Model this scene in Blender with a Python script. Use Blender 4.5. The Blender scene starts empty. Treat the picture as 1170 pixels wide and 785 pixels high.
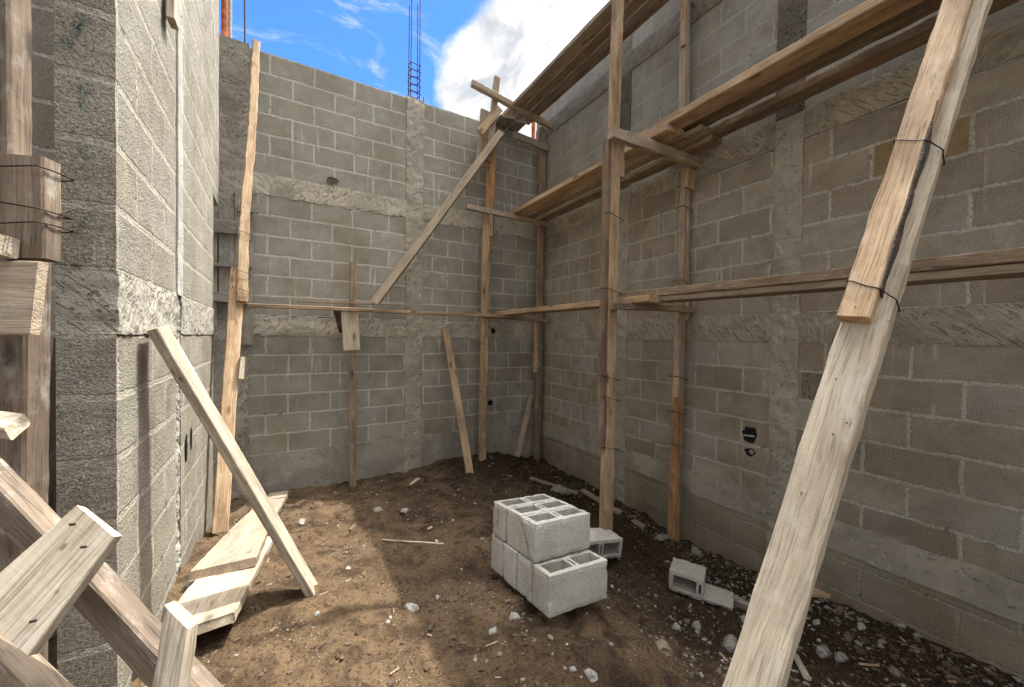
import bpy, bmesh, math, random
import numpy as np
from mathutils import Vector, Matrix, noise as mn
random.seed(7)
scene = bpy.context.scene
COL = scene.collection
# ------------------------------------------------------------------ camera
YAW, PITCH, ROLL, FPX = 0.5203, -0.0149, 0.0125, 438.58
CAM = Vector((-3.0617, -4.5648, 1.62))
fw = Vector((math.sin(YAW)*math.cos(PITCH), math.cos(YAW)*math.cos(PITCH), math.sin(PITCH)))
rt0 = Vector((math.cos(YAW), -math.sin(YAW), 0)); up0 = rt0.cross(fw)
rt = rt0*math.cos(ROLL) + up0*math.sin(ROLL); up = -rt0*math.sin(ROLL) + up0*math.cos(ROLL)
cd = bpy.data.cameras.new('camera'); cam = bpy.data.objects.new('camera', cd); COL.objects.link(cam)
cd.sensor_width = 36; cd.lens = FPX/1170*36; cd.clip_start = 0.02; cd.clip_end = 500
m = Matrix((rt, up, -fw)).transposed().to_4x4(); m.translation = CAM
cam.matrix_world = m
scene.camera = cam
# ------------------------------------------------------------------ sky, sun, exposure
SUN_EL = math.radians(66)
SUN_DIR = Vector((1, 0.15, 0)).normalized()*math.cos(SUN_EL) + Vector((0, 0, math.sin(SUN_EL)))
scene.view_settings.view_transform = 'Standard'; scene.view_settings.look = 'None'
scene.view_settings.gamma = 1.0; scene.view_settings.use_curve_mapping = False
scene.view_settings.exposure = 2.05
SKY_STRENGTH = 0.15
w = bpy.data.worlds.new("World"); scene.world = w; w.use_nodes = True
nt = w.node_tree; nt.nodes.clear()
def N(nt, t, **kw):
    n = nt.nodes.new(t)
    for k, v in kw.items():
        if k.startswith('i_'):
            key = k[2:]
            n.inputs[int(key) if key.isdigit() else key.replace('_', ' ')].default_value = v
        else: setattr(n, k, v)
    return n
def mathn(nt, op, a, b=None, c=None, clamp=False):
    n = nt.nodes.new('ShaderNodeMath'); n.operation = op; n.use_clamp = clamp
    for i, x in enumerate((a, b, c)):
        if x is None: continue
        if isinstance(x, (int, float)): n.inputs[i].default_value = x
        else: nt.links.new(x, n.inputs[i])
    return n.outputs[0]
def sstep(nt, x, a, b, lo=0.0, hi=1.0):
    n = nt.nodes.new('ShaderNodeMapRange'); n.interpolation_type = 'SMOOTHSTEP'
    nt.links.new(x, n.inputs['Value'])
    n.inputs['From Min'].default_value = a; n.inputs['From Max'].default_value = b
    n.inputs['To Min'].default_value = lo; n.inputs['To Max'].default_value = hi
    return n.outputs[0]
def mixc(nt, f, a, b, mode='MIX'):
    n = nt.nodes.new('ShaderNodeMix'); n.data_type = 'RGBA'; n.blend_type = mode; n.clamp_factor = True
    for sock, x in ((n.inputs[0], f), (n.inputs[6], a), (n.inputs[7], b)):
        if isinstance(x, (int, float)): sock.default_value = x
        elif isinstance(x, tuple): sock.default_value = (*x[:3], 1)
        else: nt.links.new(x, sock)
    return n.outputs[2]
out = N(nt, 'ShaderNodeOutputWorld'); bg = N(nt, 'ShaderNodeBackground')
sky = N(nt, 'ShaderNodeTexSky', sky_type='NISHITA', sun_disc=False, sun_elevation=SUN_EL,
        sun_rotation=math.atan2(SUN_DIR.x, SUN_DIR.y), altitude=900, air_density=1.0, dust_density=0.4, ozone_density=2.0)
tc = N(nt, 'ShaderNodeTexCoord')
n1 = N(nt, 'ShaderNodeTexNoise', i_Scale=3.2, i_Detail=9, i_Roughness=0.56, i_Distortion=0.35)
nt.links.new(tc.outputs['Generated'], n1.inputs['Vector'])
vm = N(nt, 'ShaderNodeVectorMath', operation='MULTIPLY'); vm.inputs[1].default_value = (2.5, 7, 7)
nt.links.new(tc.outputs['Generated'], vm.inputs[0])
n2 = N(nt, 'ShaderNodeTexNoise', i_Scale=2.6, i_Detail=8, i_Roughness=0.62, i_Distortion=0.6)
nt.links.new(vm.outputs[0], n2.inputs['Vector'])
acc = mathn(nt, 'MULTIPLY', n1.outputs['Fac'], 1.15)
for d, r, a in (((0.395, 0.705, 0.588), 0.22, 0.26), ((0.302, 0.788, 0.537), 0.11, 0.20), ((0.50, 0.60, 0.63), 0.16, 0.16),
                ((0.30, 0.78, 0.545), 0.09, 0.17), ((0.10, 0.84, 0.53), 0.19, -0.30), ((0.19, 0.80, 0.57), 0.13, -0.18), ((-0.2, -0.6, 0.6), 0.9, 0.30), ((0.9, -0.2, 0.5), 0.7, 0.25), ((-0.8, 0.0, 0.5), 0.6, 0.25), ((0.35, -0.05, 0.93), 0.42, 0.60), ((0.26, 0.70, 0.665), 0.10, -0.22)):
    s_ = N(nt, 'ShaderNodeVectorMath', operation='DISTANCE'); s_.inputs[1].default_value = Vector(d).normalized()
    nt.links.new(tc.outputs['Generated'], s_.inputs[0])
    acc = mathn(nt, 'ADD', acc, sstep(nt, s_.outputs['Value'], 0.0, r*1.8, a, 0.0))
cl = sstep(nt, acc, 0.64, 0.80)
wisp = mathn(nt, 'MULTIPLY', sstep(nt, n2.outputs['Fac'], 0.51, 0.78), 0.75)
mask = mathn(nt, 'MAXIMUM', cl, wisp)
n3 = N(nt, 'ShaderNodeTexNoise', i_Scale=7.5, i_Detail=8, i_Roughness=0.6, i_Distortion=0.4)
nt.links.new(tc.outputs['Generated'], n3.inputs['Vector'])
shade = sstep(nt, n3.outputs['Fac'], 0.36, 0.62)
ccol = mixc(nt, shade, (1.05, 1.11, 1.22), (2.15, 2.12, 2.03))
# unseen clouds near the sun, added and brightened to fill the shade
dt = N(nt, 'ShaderNodeVectorMath', operation='DOT_PRODUCT'); dt.inputs[1].default_value = SUN_DIR
nt.links.new(tc.outputs['Generated'], dt.inputs[0])
glow = N(nt, 'ShaderNodeVectorMath', operation='SCALE'); nt.links.new(ccol, glow.inputs[0])
nt.links.new(sstep(nt, dt.outputs['Value'], 0.80, 0.95, 1.0, 14.0), glow.inputs['Scale']); ccol = glow.outputs[0]
skyt = mixc(nt, 1.0, sky.outputs[0], (0.20, 0.36, 0.56), 'MULTIPLY')
nt.links.new(mixc(nt, mask, skyt, ccol), bg.inputs['Color'])
bg.inputs['Strength'].default_value = SKY_STRENGTH
nt.links.new(bg.outputs[0], out.inputs['Surface'])
sd = bpy.data.lights.new('sun', 'SUN'); sun = bpy.data.objects.new('sun', sd); COL.objects.link(sun)
sd.energy = 2.0; sd.angle = math.radians(0.53); sd.color = (1.0, 0.965, 0.90)
sun.rotation_euler = SUN_DIR.to_track_quat('Z', 'Y').to_euler(); sun.location = (3, 0, 9)
# ------------------------------------------------------------------ helpers
def ray(u, v): return fw + rt*((u-585)/FPX) - up*((v-392.5)/FPX)
def at(u, v, ax, val):
    'the world point seen at photo pixel (u, v) that lies on the plane axis = val'
    d = ray(u, v); i = 'xyz'.index(ax); return CAM + d*((val-CAM[i])/d[i])
def dep(u, v, Z): return CAM + ray(u, v)*Z
def tag(o, label=None, cat=None, group=None, kind=None):
    if label: o['label'] = label
    if cat: o['category'] = cat
    if group: o['group'] = group
    if kind: o['kind'] = kind
    return o
def link(name, me, mat=None, parent=None):
    o = bpy.data.objects.new(name, me); COL.objects.link(o)
    if mat: me.materials.append(mat)
    if parent is not None: o.parent = parent
    return o
def empty(name, loc, label, cat, group=None):
    o = bpy.data.objects.new(name, None); COL.objects.link(o); o.location = loc; o.empty_display_size = .1
    return tag(o, label, cat, group)
def wlink(name, me, mat, parent):
    'link a part whose mesh is written in world coordinates'
    o = link(name, me, mat, parent)
    if parent is not None: o.matrix_local = Matrix.Translation(-parent.location)
    return o
def fr(p, s, o=4): return mn.fractal(Vector(p)*s, 1.0, 2.0, o)
# ------------------------------------------------------------------ materials
def newmat(name):
    m = bpy.data.materials.new(name); m.use_nodes = True; nt = m.node_tree
    b = nt.nodes['Principled BSDF']; b.inputs['Roughness'].default_value = .9
    b.inputs['Specular IOR Level'].default_value = .25
    return m, nt, b
def noi(nt, vec, scale, detail=4, rough=.55, dist=0.0):
    n = N(nt, 'ShaderNodeTexNoise', i_Scale=scale, i_Detail=detail, i_Roughness=rough, i_Distortion=dist)
    if vec is not None: nt.links.new(vec, n.inputs['Vector'])
    return n
def vmul(nt, vec, t):
    n = N(nt, 'ShaderNodeVectorMath', operation='MULTIPLY'); n.inputs[1].default_value = t
    nt.links.new(vec, n.inputs[0]); return n.outputs[0]
def bumpn(nt, h, dist, strength=1.0, prev=None):
    b = N(nt, 'ShaderNodeBump'); b.inputs['Distance'].default_value = dist; b.inputs['Strength'].default_value = strength
    nt.links.new(h, b.inputs['Height'])
    if prev is not None: nt.links.new(prev, b.inputs['Normal'])
    return b.outputs[0]
def block_mat(name, pal, mortar, width=0.4, grit=1.0, tint=(1, 1, 1), msize=.0075, streak=.7, foot=.75, gs=190):
    m, nt, b = newmat(name); L = nt.links.new
    uv = N(nt, 'ShaderNodeUVMap'); uv.uv_map = 'UVMap'
    pos = N(nt, 'ShaderNodeNewGeometry').outputs['Position']
    wob = noi(nt, pos, 9, 3); wob2 = noi(nt, pos, 60, 3, .6)
    s1 = N(nt, 'ShaderNodeVectorMath', operation='SUBTRACT'); L(wob.outputs['Color'], s1.inputs[0]); s1.inputs[1].default_value = (.5, .5, .5)
    s2 = N(nt, 'ShaderNodeVectorMath', operation='SUBTRACT'); L(wob2.outputs['Color'], s2.inputs[0]); s2.inputs[1].default_value = (.5, .5, .5)
    a1 = N(nt, 'ShaderNodeVectorMath', operation='ADD'); L(vmul(nt, s1.outputs[0], (.03, .022, 0)), a1.inputs[0]); L(vmul(nt, s2.outputs[0], (.011, .011, 0)), a1.inputs[1])
    a2 = N(nt, 'ShaderNodeVectorMath', operation='ADD'); L(uv.outputs[0], a2.inputs[0]); L(a1.outputs[0], a2.inputs[1])
    br = N(nt, 'ShaderNodeTexBrick', offset=.5, offset_frequency=2, squash=1.0)
    br.inputs['Color1'].default_value = (0, 0, 0, 1); br.inputs['Color2'].default_value = (1, 1, 1, 1); br.inputs['Mortar'].default_value = (.5, .5, .5, 1)
    br.inputs['Scale'].default_value = 1; br.inputs['Mortar Size'].default_value = msize; br.inputs['Mortar Smooth'].default_value = .35
    br.inputs['Brick Width'].default_value = width; br.inputs['Row Height'].default_value = .2
    L(a2.outputs[0], br.inputs['Vector'])
    cr = N(nt, 'ShaderNodeValToRGB'); cr.color_ramp.interpolation = 'LINEAR'
    el = cr.color_ramp.elements
    for i, c in enumerate(pal):
        e = el[i] if i < 2 else el.new(.5)
        e.position = i/(len(pal)-1); e.color = (*c, 1)
    for i, c in enumerate(pal):
        el[i].position = i/(len(pal)-1)
    for i, c in enumerate(pal): el[i].color = (*c, 1)
    L(br.outputs['Color'], cr.inputs[0])
    # grit: fine aggregate
    g1 = noi(nt, pos, gs, 2, .7); g2 = noi(nt, pos, 75, 3, .7)
    big = noi(nt, pos, 1.7, 4, .6); med = noi(nt, pos, 7, 5, .62)
    c = mixc(nt, sstep(nt, med.outputs['Fac'], .38, .68, 0, .45), cr.outputs[0], tuple(x*.66 for x in pal[0]))
    c = mixc(nt, sstep(nt, g1.outputs['Fac'], .52, .72, 0, .62*grit), c, (.62, .60, .55))
    c = mixc(nt, sstep(nt, g1.outputs['Fac'], .48, .30, 0, .70*grit), c, (.06, .055, .045))
    c = mixc(nt, sstep(nt, g2.outputs['Fac'], .42, .30, 0, .28*grit), c, (.07, .06, .05))
    # mortar, thin smears beside the joints
    fac = br.outputs['Fac']
    smear = mathn(nt, 'MULTIPLY', sstep(nt, noi(nt, pos, 5.5, 5, .65).outputs['Fac'], .60, .74), .75)
    mcol = mixc(nt, sstep(nt, g2.outputs['Fac'], .62, .38), mortar, tuple(x*.62 for x in mortar))
    gap = sstep(nt, noi(nt, pos, 14, 3).outputs['Fac'], .64, .70)
    mcol = mixc(nt, mathn(nt, 'MULTIPLY', gap, .55), mcol, tuple(x*.22 for x in mortar))
    c = mixc(nt, mathn(nt, 'MULTIPLY', smear, .8), c, mcol)
    c = mixc(nt, mathn(nt, 'MULTIPLY', fac, .92), c, mcol)
    # vertical drips of cement water
    vs = noi(nt, vmul(nt, pos, (26, 26, 1.1)), 1.0, 3, .5, .3)
    dz = mathn(nt, 'MULTIPLY', sstep(nt, vs.outputs['Fac'], .60, .74), sstep(nt, noi(nt, pos, 2.1, 3).outputs['Fac'], .46, .6))
    c = mixc(nt, mathn(nt, 'MULTIPLY', dz, streak), c, tuple(min(1, x*1.15) for x in mortar))
    # damp clouding
    c = mixc(nt, sstep(nt, big.outputs['Fac'], .42, .66, 0, .5), c, mixc(nt, 1.0, c, (.66, .60, .50), 'MULTIPLY'))
    # damp foot of the wall where it stands in wet soil
    sx = N(nt, 'ShaderNodeSeparateXYZ'); L(pos, sx.inputs[0])
    hz = mathn(nt, 'ADD', sx.outputs['Z'], mathn(nt, 'MULTIPLY', med.outputs['Fac'], .35))
    c = mixc(nt, sstep(nt, hz, .62, .18, 0, foot), c, mixc(nt, 1.0, c, (.52, .46, .38), 'MULTIPLY'))
    c = mixc(nt, 1.0, c, tint, 'MULTIPLY')
    L(c, b.inputs['Base Color'])
    h = mathn(nt, 'MULTIPLY', fac, -.45)
    h = mathn(nt, 'ADD', h, mathn(nt, 'MULTIPLY', g1.outputs['Fac'], .9*grit))
    h = mathn(nt, 'ADD', h, mathn(nt, 'MULTIPLY', g2.outputs['Fac'], 1.1*grit))
    h = mathn(nt, 'SUBTRACT', h, mathn(nt, 'MULTIPLY', gap, mathn(nt, 'MULTIPLY', fac, 1.2)))
    L(bumpn(nt, h, .009, .85), b.inputs['Normal'])
    return m
def concrete_mat(name, col, rough=1.0, marks=0.0, pits=.5, sm=1.0, stain=.5, cuts='b'):
    m, nt, b = newmat(name); L = nt.links.new
    pos = N(nt, 'ShaderNodeNewGeometry').outputs['Position']
    big = noi(nt, pos, 2.2, 5, .62); med = noi(nt, pos, 14, 5, .65, .4); fine = noi(nt, pos, 110, 3, .7)
    c = mixc(nt, sstep(nt, big.outputs['Fac'], .36, .66, 0, stain), col, tuple(x*.52 for x in col))
    c = mixc(nt, sstep(nt, med.outputs['Fac'], .52, .72, 0, .5), c, tuple(min(1, x*1.35) for x in col))
    c = mixc(nt, sstep(nt, med.outputs['Fac'], .45, .30, 0, .5), c, tuple(x*.5 for x in col))
    c = mixc(nt, sstep(nt, fine.outputs['Fac'], .46, .30, 0, .6*rough), c, tuple(x*.25 for x in col))
    vo = N(nt, 'ShaderNodeTexVoronoi', i_Scale=42); L(pos, vo.inputs['Vector'])
    pm = mathn(nt, 'MULTIPLY', sstep(nt, vo.outputs['Distance'], .32, .18), sstep(nt, noi(nt, pos, 8, 3).outputs['Fac'], .62-.2*pits, .72-.2*pits))
    c = mixc(nt, mathn(nt, 'MULTIPLY', pm, .8*pits), c, tuple(x*.16 for x in col))
    h = mathn(nt, 'ADD', mathn(nt, 'MULTIPLY', med.outputs['Fac'], 1.6*rough), mathn(nt, 'MULTIPLY', fine.outputs['Fac'], .5*rough))
    h = mathn(nt, 'SUBTRACT', h, mathn(nt, 'MULTIPLY', pm, 1.0))
    if marks > 0:
        # rows of slanting gouges cut with a trowel so that plaster holds
        sx = N(nt, 'ShaderNodeSeparateXYZ'); L(pos, sx.inputs[0])
        s = mathn(nt, 'SUBTRACT', sx.outputs['X'], sx.outputs['Y'])
        dirn = mathn(nt, 'MULTIPLY', mathn(nt, 'SUBTRACT', sstep(nt, noi(nt, pos, .9, 1).outputs['Fac'], .46, .54), .35), 2.2)
        a = mathn(nt, 'ADD', s, mathn(nt, 'MULTIPLY', mathn(nt, 'MULTIPLY', sx.outputs['Z'], dirn), .75))
        cx = N(nt, 'ShaderNodeCombineXYZ'); L(mathn(nt, 'MULTIPLY', a, 62), cx.inputs[0]); L(mathn(nt, 'MULTIPLY', sx.outputs['Z'], 15), cx.inputs[1])
        gn = noi(nt, cx.outputs[0], 1.0, 3, .55, .5)
        mk = sstep(nt, gn.outputs['Fac'], .56, .66)
        c = mixc(nt, mathn(nt, 'MULTIPLY', mk, .45*marks), c, tuple(x*.38 for x in col))
        h = mathn(nt, 'SUBTRACT', h, mathn(nt, 'MULTIPLY', mk, 1.0))
    L(c, b.inputs['Base Color']); L(bumpn(nt, h, .012, .9), b.inputs['Normal'])
    return m
def wood_mat(name, a, bcol, dark, grey=0.0, dust=0.0):
    m, nt, b = newmat(name); L = nt.links.new
    b.inputs['Roughness'].default_value = .82
    ob = N(nt, 'ShaderNodeTexCoord').outputs['Object']; oi = N(nt, 'ShaderNodeObjectInfo').outputs['Random']
    cx = N(nt, 'ShaderNodeCombineXYZ')
    for i, k in enumerate((7.3, 3.1, 5.7)): L(mathn(nt, 'MULTIPLY', oi, k), cx.inputs[i])
    ad = N(nt, 'ShaderNodeVectorMath', operation='ADD'); L(ob, ad.inputs[0]); L(cx.outputs[0], ad.inputs[1]); P = ad.outputs[0]
    warp = noi(nt, vmul(nt, P, (1.4, 6, 6)), 1.0, 2)
    wv = N(nt, 'ShaderNodeVectorMath', operation='MULTIPLY_ADD'); L(warp.outputs['Color'], wv.inputs[0]); wv.inputs[1].default_value = (0, .05, .05); L(P, wv.inputs[2])
    g = noi(nt, vmul(nt, wv.outputs[0], (1.6, 55, 55)), 1.0, 5, .62, .3)
    g2 = noi(nt, vmul(nt, wv.outputs[0], (5, 190, 190)), 1.0, 3, .6)
    lg = noi(nt, vmul(nt, P, (2.2, 9, 9)), 1.0, 4, .6)
    c = mixc(nt, sstep(nt, g.outputs['Fac'], .36, .64), a, bcol)
    c = mixc(nt, sstep(nt, lg.outputs['Fac'], .40, .66, 0, .75), c, dark)
    c = mixc(nt, sstep(nt, g2.outputs['Fac'], .5, .32, 0, .55), c, tuple(x*.42 for x in dark))
    # knots
    vo = N(nt, 'ShaderNodeTexVoronoi', i_Scale=1.0); L(vmul(nt, P, (3.0, 7.5, 7.5)), vo.inputs['Vector'])
    kn = sstep(nt, vo.outputs['Distance'], .17, .07)
    c = mixc(nt, mathn(nt, 'MULTIPLY', kn, .75), c, tuple(x*.30 for x in dark))
    # cement splashes and dust
    pn = noi(nt, vmul(nt, P, (9, 18, 18)), 1.0, 5, .7)
    c = mixc(nt, sstep(nt, pn.outputs['Fac'], .55-.1*dust, .74, 0, .35+.5*dust), c, (.50, .46, .39))
    bl = noi(nt, vmul(nt, P, (3, 12, 12)), 1.0, 5, .7)
    cr_ = noi(nt, vmul(nt, wv.outputs[0], (1.1, 38, 38)), 1.0, 2, .4)
    crk = mathn(nt, 'MULTIPLY', sstep(nt, mathn(nt, 'ABSOLUTE', mathn(nt, 'SUBTRACT', cr_.outputs['Fac'], .5)), .012, .004), sstep(nt, lg.outputs['Fac'], .50, .58))
    c = mixc(nt, mathn(nt, 'MULTIPLY', crk, .8), c, tuple(x*.25 for x in dark))
    sv = N(nt, 'ShaderNodeTexVoronoi', i_Scale=1.0); L(vmul(nt, P, (16, 26, 26)), sv.inputs['Vector'])
    spt = mathn(nt, 'MULTIPLY', sstep(nt, sv.outputs['Distance'], .13, .07), sstep(nt, bl.outputs['Fac'], .50, .60))
    c = mixc(nt, mathn(nt, 'MULTIPLY', spt, .8), c, (.10, .045, .03))
    c = mixc(nt, sstep(nt, bl.outputs['Fac'], .52, .70, 0, .35), c, tuple(x*.62 for x in dark))
    c = mixc(nt, grey, c, (.27, .25, .22))
    hv = N(nt, 'ShaderNodeHueSaturation'); L(c, hv.inputs['Color'])
    L(mathn(nt, 'MULTIPLY_ADD', oi, .35, .84), hv.inputs['Value']); hv.inputs['Saturation'].default_value = 1
    L(hv.outputs[0], b.inputs['Base Color'])
    sw = noi(nt, vmul(nt, P, (170, 14, 14)), 1.0, 2, .5)
    h = mathn(nt, 'ADD', mathn(nt, 'MULTIPLY', g.outputs['Fac'], 1.2), mathn(nt, 'MULTIPLY', g2.outputs['Fac'], .6))
    h = mathn(nt, 'ADD', h, mathn(nt, 'MULTIPLY', sw.outputs['Fac'], .12))
    h = mathn(nt, 'SUBTRACT', h, mathn(nt, 'MULTIPLY', kn, .4))
    L(bumpn(nt, h, .0035, .9), b.inputs['Normal'])
    return m
def plain(name, col, rough=.8, metal=0.0, var=.4, scale=40, bump=.002):
    m, nt, b = newmat(name); L = nt.links.new
    b.inputs['Roughness'].default_value = rough; b.inputs['Metallic'].default_value = metal
    ob = N(nt, 'ShaderNodeTexCoord').outputs['Object']
    n = noi(nt, ob, scale, 4, .6)
    L(mixc(nt, sstep(nt, n.outputs['Fac'], .35, .65, 0, 1), col, tuple(x*(1-var) for x in col)), b.inputs['Base Color'])
    if bump: L(bumpn(nt, n.outputs['Fac'], bump), b.inputs['Normal'])
    return m
PALB = [(.31, .282, .23), (.375, .348, .29), (.345, .308, .243), (.355, .338, .292), (.405, .375, .312)]
PALR = [(.265, .225, .168), (.37, .325, .25), (.315, .26, .188), (.35, .318, .258), (.40, .352, .275)]
PALL = [(.27, .255, .225), (.335, .32, .285), (.295, .272, .225), (.31, .298, .27)]
M = {}
M['block_back_top'] = block_mat('block_back_top', PALB, (.64, .605, .53), .3935, .85, msize=.012)
M['block_back'] = block_mat('block_back', PALB, (.64, .60, .52), .393, .7, msize=.0115)
M['block_right'] = block_mat('block_right', PALR, (.55, .51, .425), .404, .7, msize=.0115)
M['block_right_top'] = block_mat('block_right_top', PALB, (.50, .465, .40), .40, .8, tint=(.92, .92, .9), msize=.011)
M['block_new'] = block_mat('block_new', [(.30, .295, .28), (.37, .365, .345), (.33, .325, .305)], (.50, .49, .46), .40, .6, msize=.011, tint=(.86, .80, .70))
M['block_foot'] = block_mat('block_foot', [(.28, .24, .175), (.33, .285, .21), (.26, .22, .155)], (.40, .36, .28), .40, .5, msize=.010, foot=.3)
M['block_left'] = block_mat('block_left', PALL, (.47, .45, .40), .40, 1.0, tint=(.97, .92, .84), msize=.014, gs=165, streak=.7)
M['rough'] = concrete_mat('rough_column_concrete', (.38, .345, .28), .8, 0, .6)
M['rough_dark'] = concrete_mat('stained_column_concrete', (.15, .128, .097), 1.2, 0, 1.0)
M['rough_pale'] = concrete_mat('pale_column_concrete', (.42, .38, .305), .8, 0, .7)
M['plain_conc'] = concrete_mat('column_concrete', (.38, .345, .275), .7, .25, .8)
M['beam_b'] = concrete_mat('scored_beam_concrete', (.50, .45, .36), .45, .6, .25, stain=.35)
M['beam_r'] = concrete_mat('scored_beam_concrete_right', (.38, .335, .255), .45, .35, .35)
M['beam_top'] = concrete_mat('top_beam_concrete', (.24, .21, .16), 1.3, 0, .8)
M['beam_l'] = concrete_mat('scored_beam_concrete_left', (.40, .365, .30), .9, .6, .5, stain=.3)
M['grade'] = concrete_mat('smooth_footing_concrete', (.36, .32, .25), .35, 0, .25, stain=.7)
M['grade_b'] = concrete_mat('smooth_footing_concrete_back', (.35, .32, .265), .5, 0, .3, stain=.7)
M['tan'] = wood_mat('tan_wood', (.52, .375, .235), (.42, .285, .165), (.26, .165, .095), .0, .35)
M['pale'] = wood_mat('pale_wood', (.50, .425, .32), (.41, .34, .25), (.28, .22, .155), .05, .6)
M['grey'] = wood_mat('grey_wood', (.44, .345, .24), (.36, .27, .18), (.25, .19, .13), .12, .4)
M['orange'] = wood_mat('orange_wood', (.48, .28, .13), (.38, .21, .09), (.22, .115, .055))
M['brown'] = wood_mat('brown_wood', (.33, .235, .15), (.25, .17, .105), (.14, .092, .058), .08, .3)
M['old'] = wood_mat('old_wood', (.235, .175, .12), (.17, .122, .08), (.09, .062, .044), .05, .45)
M['form'] = wood_mat('cement_stained_wood', (.33, .29, .225), (.27, .235, .18), (.20, .17, .13), .1, .5)
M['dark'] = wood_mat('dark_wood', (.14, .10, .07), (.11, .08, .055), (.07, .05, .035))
M['raw_block'] = block_mat('raw_block', [(.56, .54, .49), (.60, .58, .53)], (.5, .5, .48), 40, .75, streak=.1, foot=0.0)
M['wire'] = plain('tie_wire', (.055, .035, .028), .6, .6, .5, 200, 0)
M['rust'] = plain('rusty_steel', (.13, .06, .04), .8, .3, .6, 120)
M['nail'] = plain('nail_steel', (.07, .05, .04), .5, .7, .4, 200, 0)
M['black'] = plain('hole_shade_black', (.008, .008, .008), .7, 0, .2, 40, 0)  # flat black painted in for the shade inside the wall holes
M['pvc'] = plain('orange_plastic_pipe', (.62, .17, .06), .6, 0, .6, 14, 0)
M['bark'] = plain('bark', (.12, .095, .075), .95, 0, .8, 90, .006)
M['stone'] = plain('rubble', (.29, .27, .24), .95, 0, .45, 60, .006)
M['earth_stone'] = plain('earthy_stone', (.27, .21, .15), .95, 0, .5, 40, .006)
M['bright'] = plain('bright_strap', (.6, .6, .58), .4, .3, .3, 60, 0)
def mark_mat():
    m, nt, b = newmat('green_crayon'); L = nt.links.new
    b.inputs['Base Color'].default_value = (.035, .10, .085, 1)
    pos = N(nt, 'ShaderNodeNewGeometry').outputs['Position']
    n = noi(nt, pos, 150, 3, .7); n2 = noi(nt, pos, 22, 3)
    tr = N(nt, 'ShaderNodeBsdfTransparent'); mx = N(nt, 'ShaderNodeMixShader'); o = nt.nodes['Material Output']
    L(mathn(nt, 'MULTIPLY', sstep(nt, n.outputs['Fac'], .46, .56), sstep(nt, n2.outputs['Fac'], .38, .55, 0, .8)), mx.inputs[0])
    L(tr.outputs[0], mx.inputs[1]); L(b.outputs[0], mx.inputs[2]); L(mx.outputs[0], o.inputs['Surface'])
    return m
M['mark'] = mark_mat()
def soil_mat():
    m, nt, b = newmat('soil'); L = nt.links.new
    b.inputs['Roughness'].default_value = .95; b.inputs['Specular IOR Level'].default_value = .15
    g = N(nt, 'ShaderNodeNewGeometry'); pos = g.outputs['Position']
    big = noi(nt, pos, 1.3, 4, .6, .3); med = noi(nt, pos, 6, 6, .68, .5); fine = noi(nt, pos, 60, 4, .7); vf = noi(nt, pos, 260, 2, .7)
    c = mixc(nt, sstep(nt, med.outputs['Fac'], .36, .64), (.034, .022, .015), (.105, .069, .043))
    dry = mathn(nt, 'MULTIPLY', sstep(nt, big.outputs['Fac'], .40, .62), sstep(nt, med.outputs['Fac'], .35, .6))
    c = mixc(nt, mathn(nt, 'MULTIPLY', dry, .6), c, (.25, .175, .112))
    # dry trodden strip at left; moist dug earth at right, darkened further for shade
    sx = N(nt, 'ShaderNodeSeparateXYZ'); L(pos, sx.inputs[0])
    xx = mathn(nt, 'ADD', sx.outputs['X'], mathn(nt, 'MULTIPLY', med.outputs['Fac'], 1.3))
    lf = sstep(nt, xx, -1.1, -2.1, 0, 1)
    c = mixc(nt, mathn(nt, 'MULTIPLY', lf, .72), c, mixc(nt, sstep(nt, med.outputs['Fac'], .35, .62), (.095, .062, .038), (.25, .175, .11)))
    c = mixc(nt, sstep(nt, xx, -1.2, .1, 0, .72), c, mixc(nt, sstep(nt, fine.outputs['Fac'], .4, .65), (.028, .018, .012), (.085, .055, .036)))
    c = mixc(nt, sstep(nt, fine.outputs['Fac'], .50, .34, 0, .75), c, (.028, .018, .012))
    c = mixc(nt, sstep(nt, vf.outputs['Fac'], .60, .70, 0, .55), c, (.34, .29, .23))
    vo = N(nt, 'ShaderNodeTexVoronoi', i_Scale=48); L(pos, vo.inputs['Vector'])
    cm = mathn(nt, 'MULTIPLY', sstep(nt, vo.outputs['Distance'], .28, .16), sstep(nt, noi(nt, pos, 3.1, 5, .7).outputs['Fac'], .50, .62))
    c = mixc(nt, mathn(nt, 'MULTIPLY', cm, .75), c, (.46, .43, .38))
    c = mixc(nt, 1.0, c, (.74, .70, .62), 'MULTIPLY')
    L(c, b.inputs['Base Color'])
    h = mathn(nt, 'ADD', mathn(nt, 'MULTIPLY', fine.outputs['Fac'], 1.2), mathn(nt, 'MULTIPLY', vf.outputs['Fac'], .35))
    h = mathn(nt, 'ADD', h, mathn(nt, 'MULTIPLY', med.outputs['Fac'], 1.0))
    h = mathn(nt, 'ADD', h, mathn(nt, 'MULTIPLY', cm, .5))
    L(bumpn(nt, h, .016, 1.0), b.inputs['Normal'])
    return m
M['soil'] = soil_mat()
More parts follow.
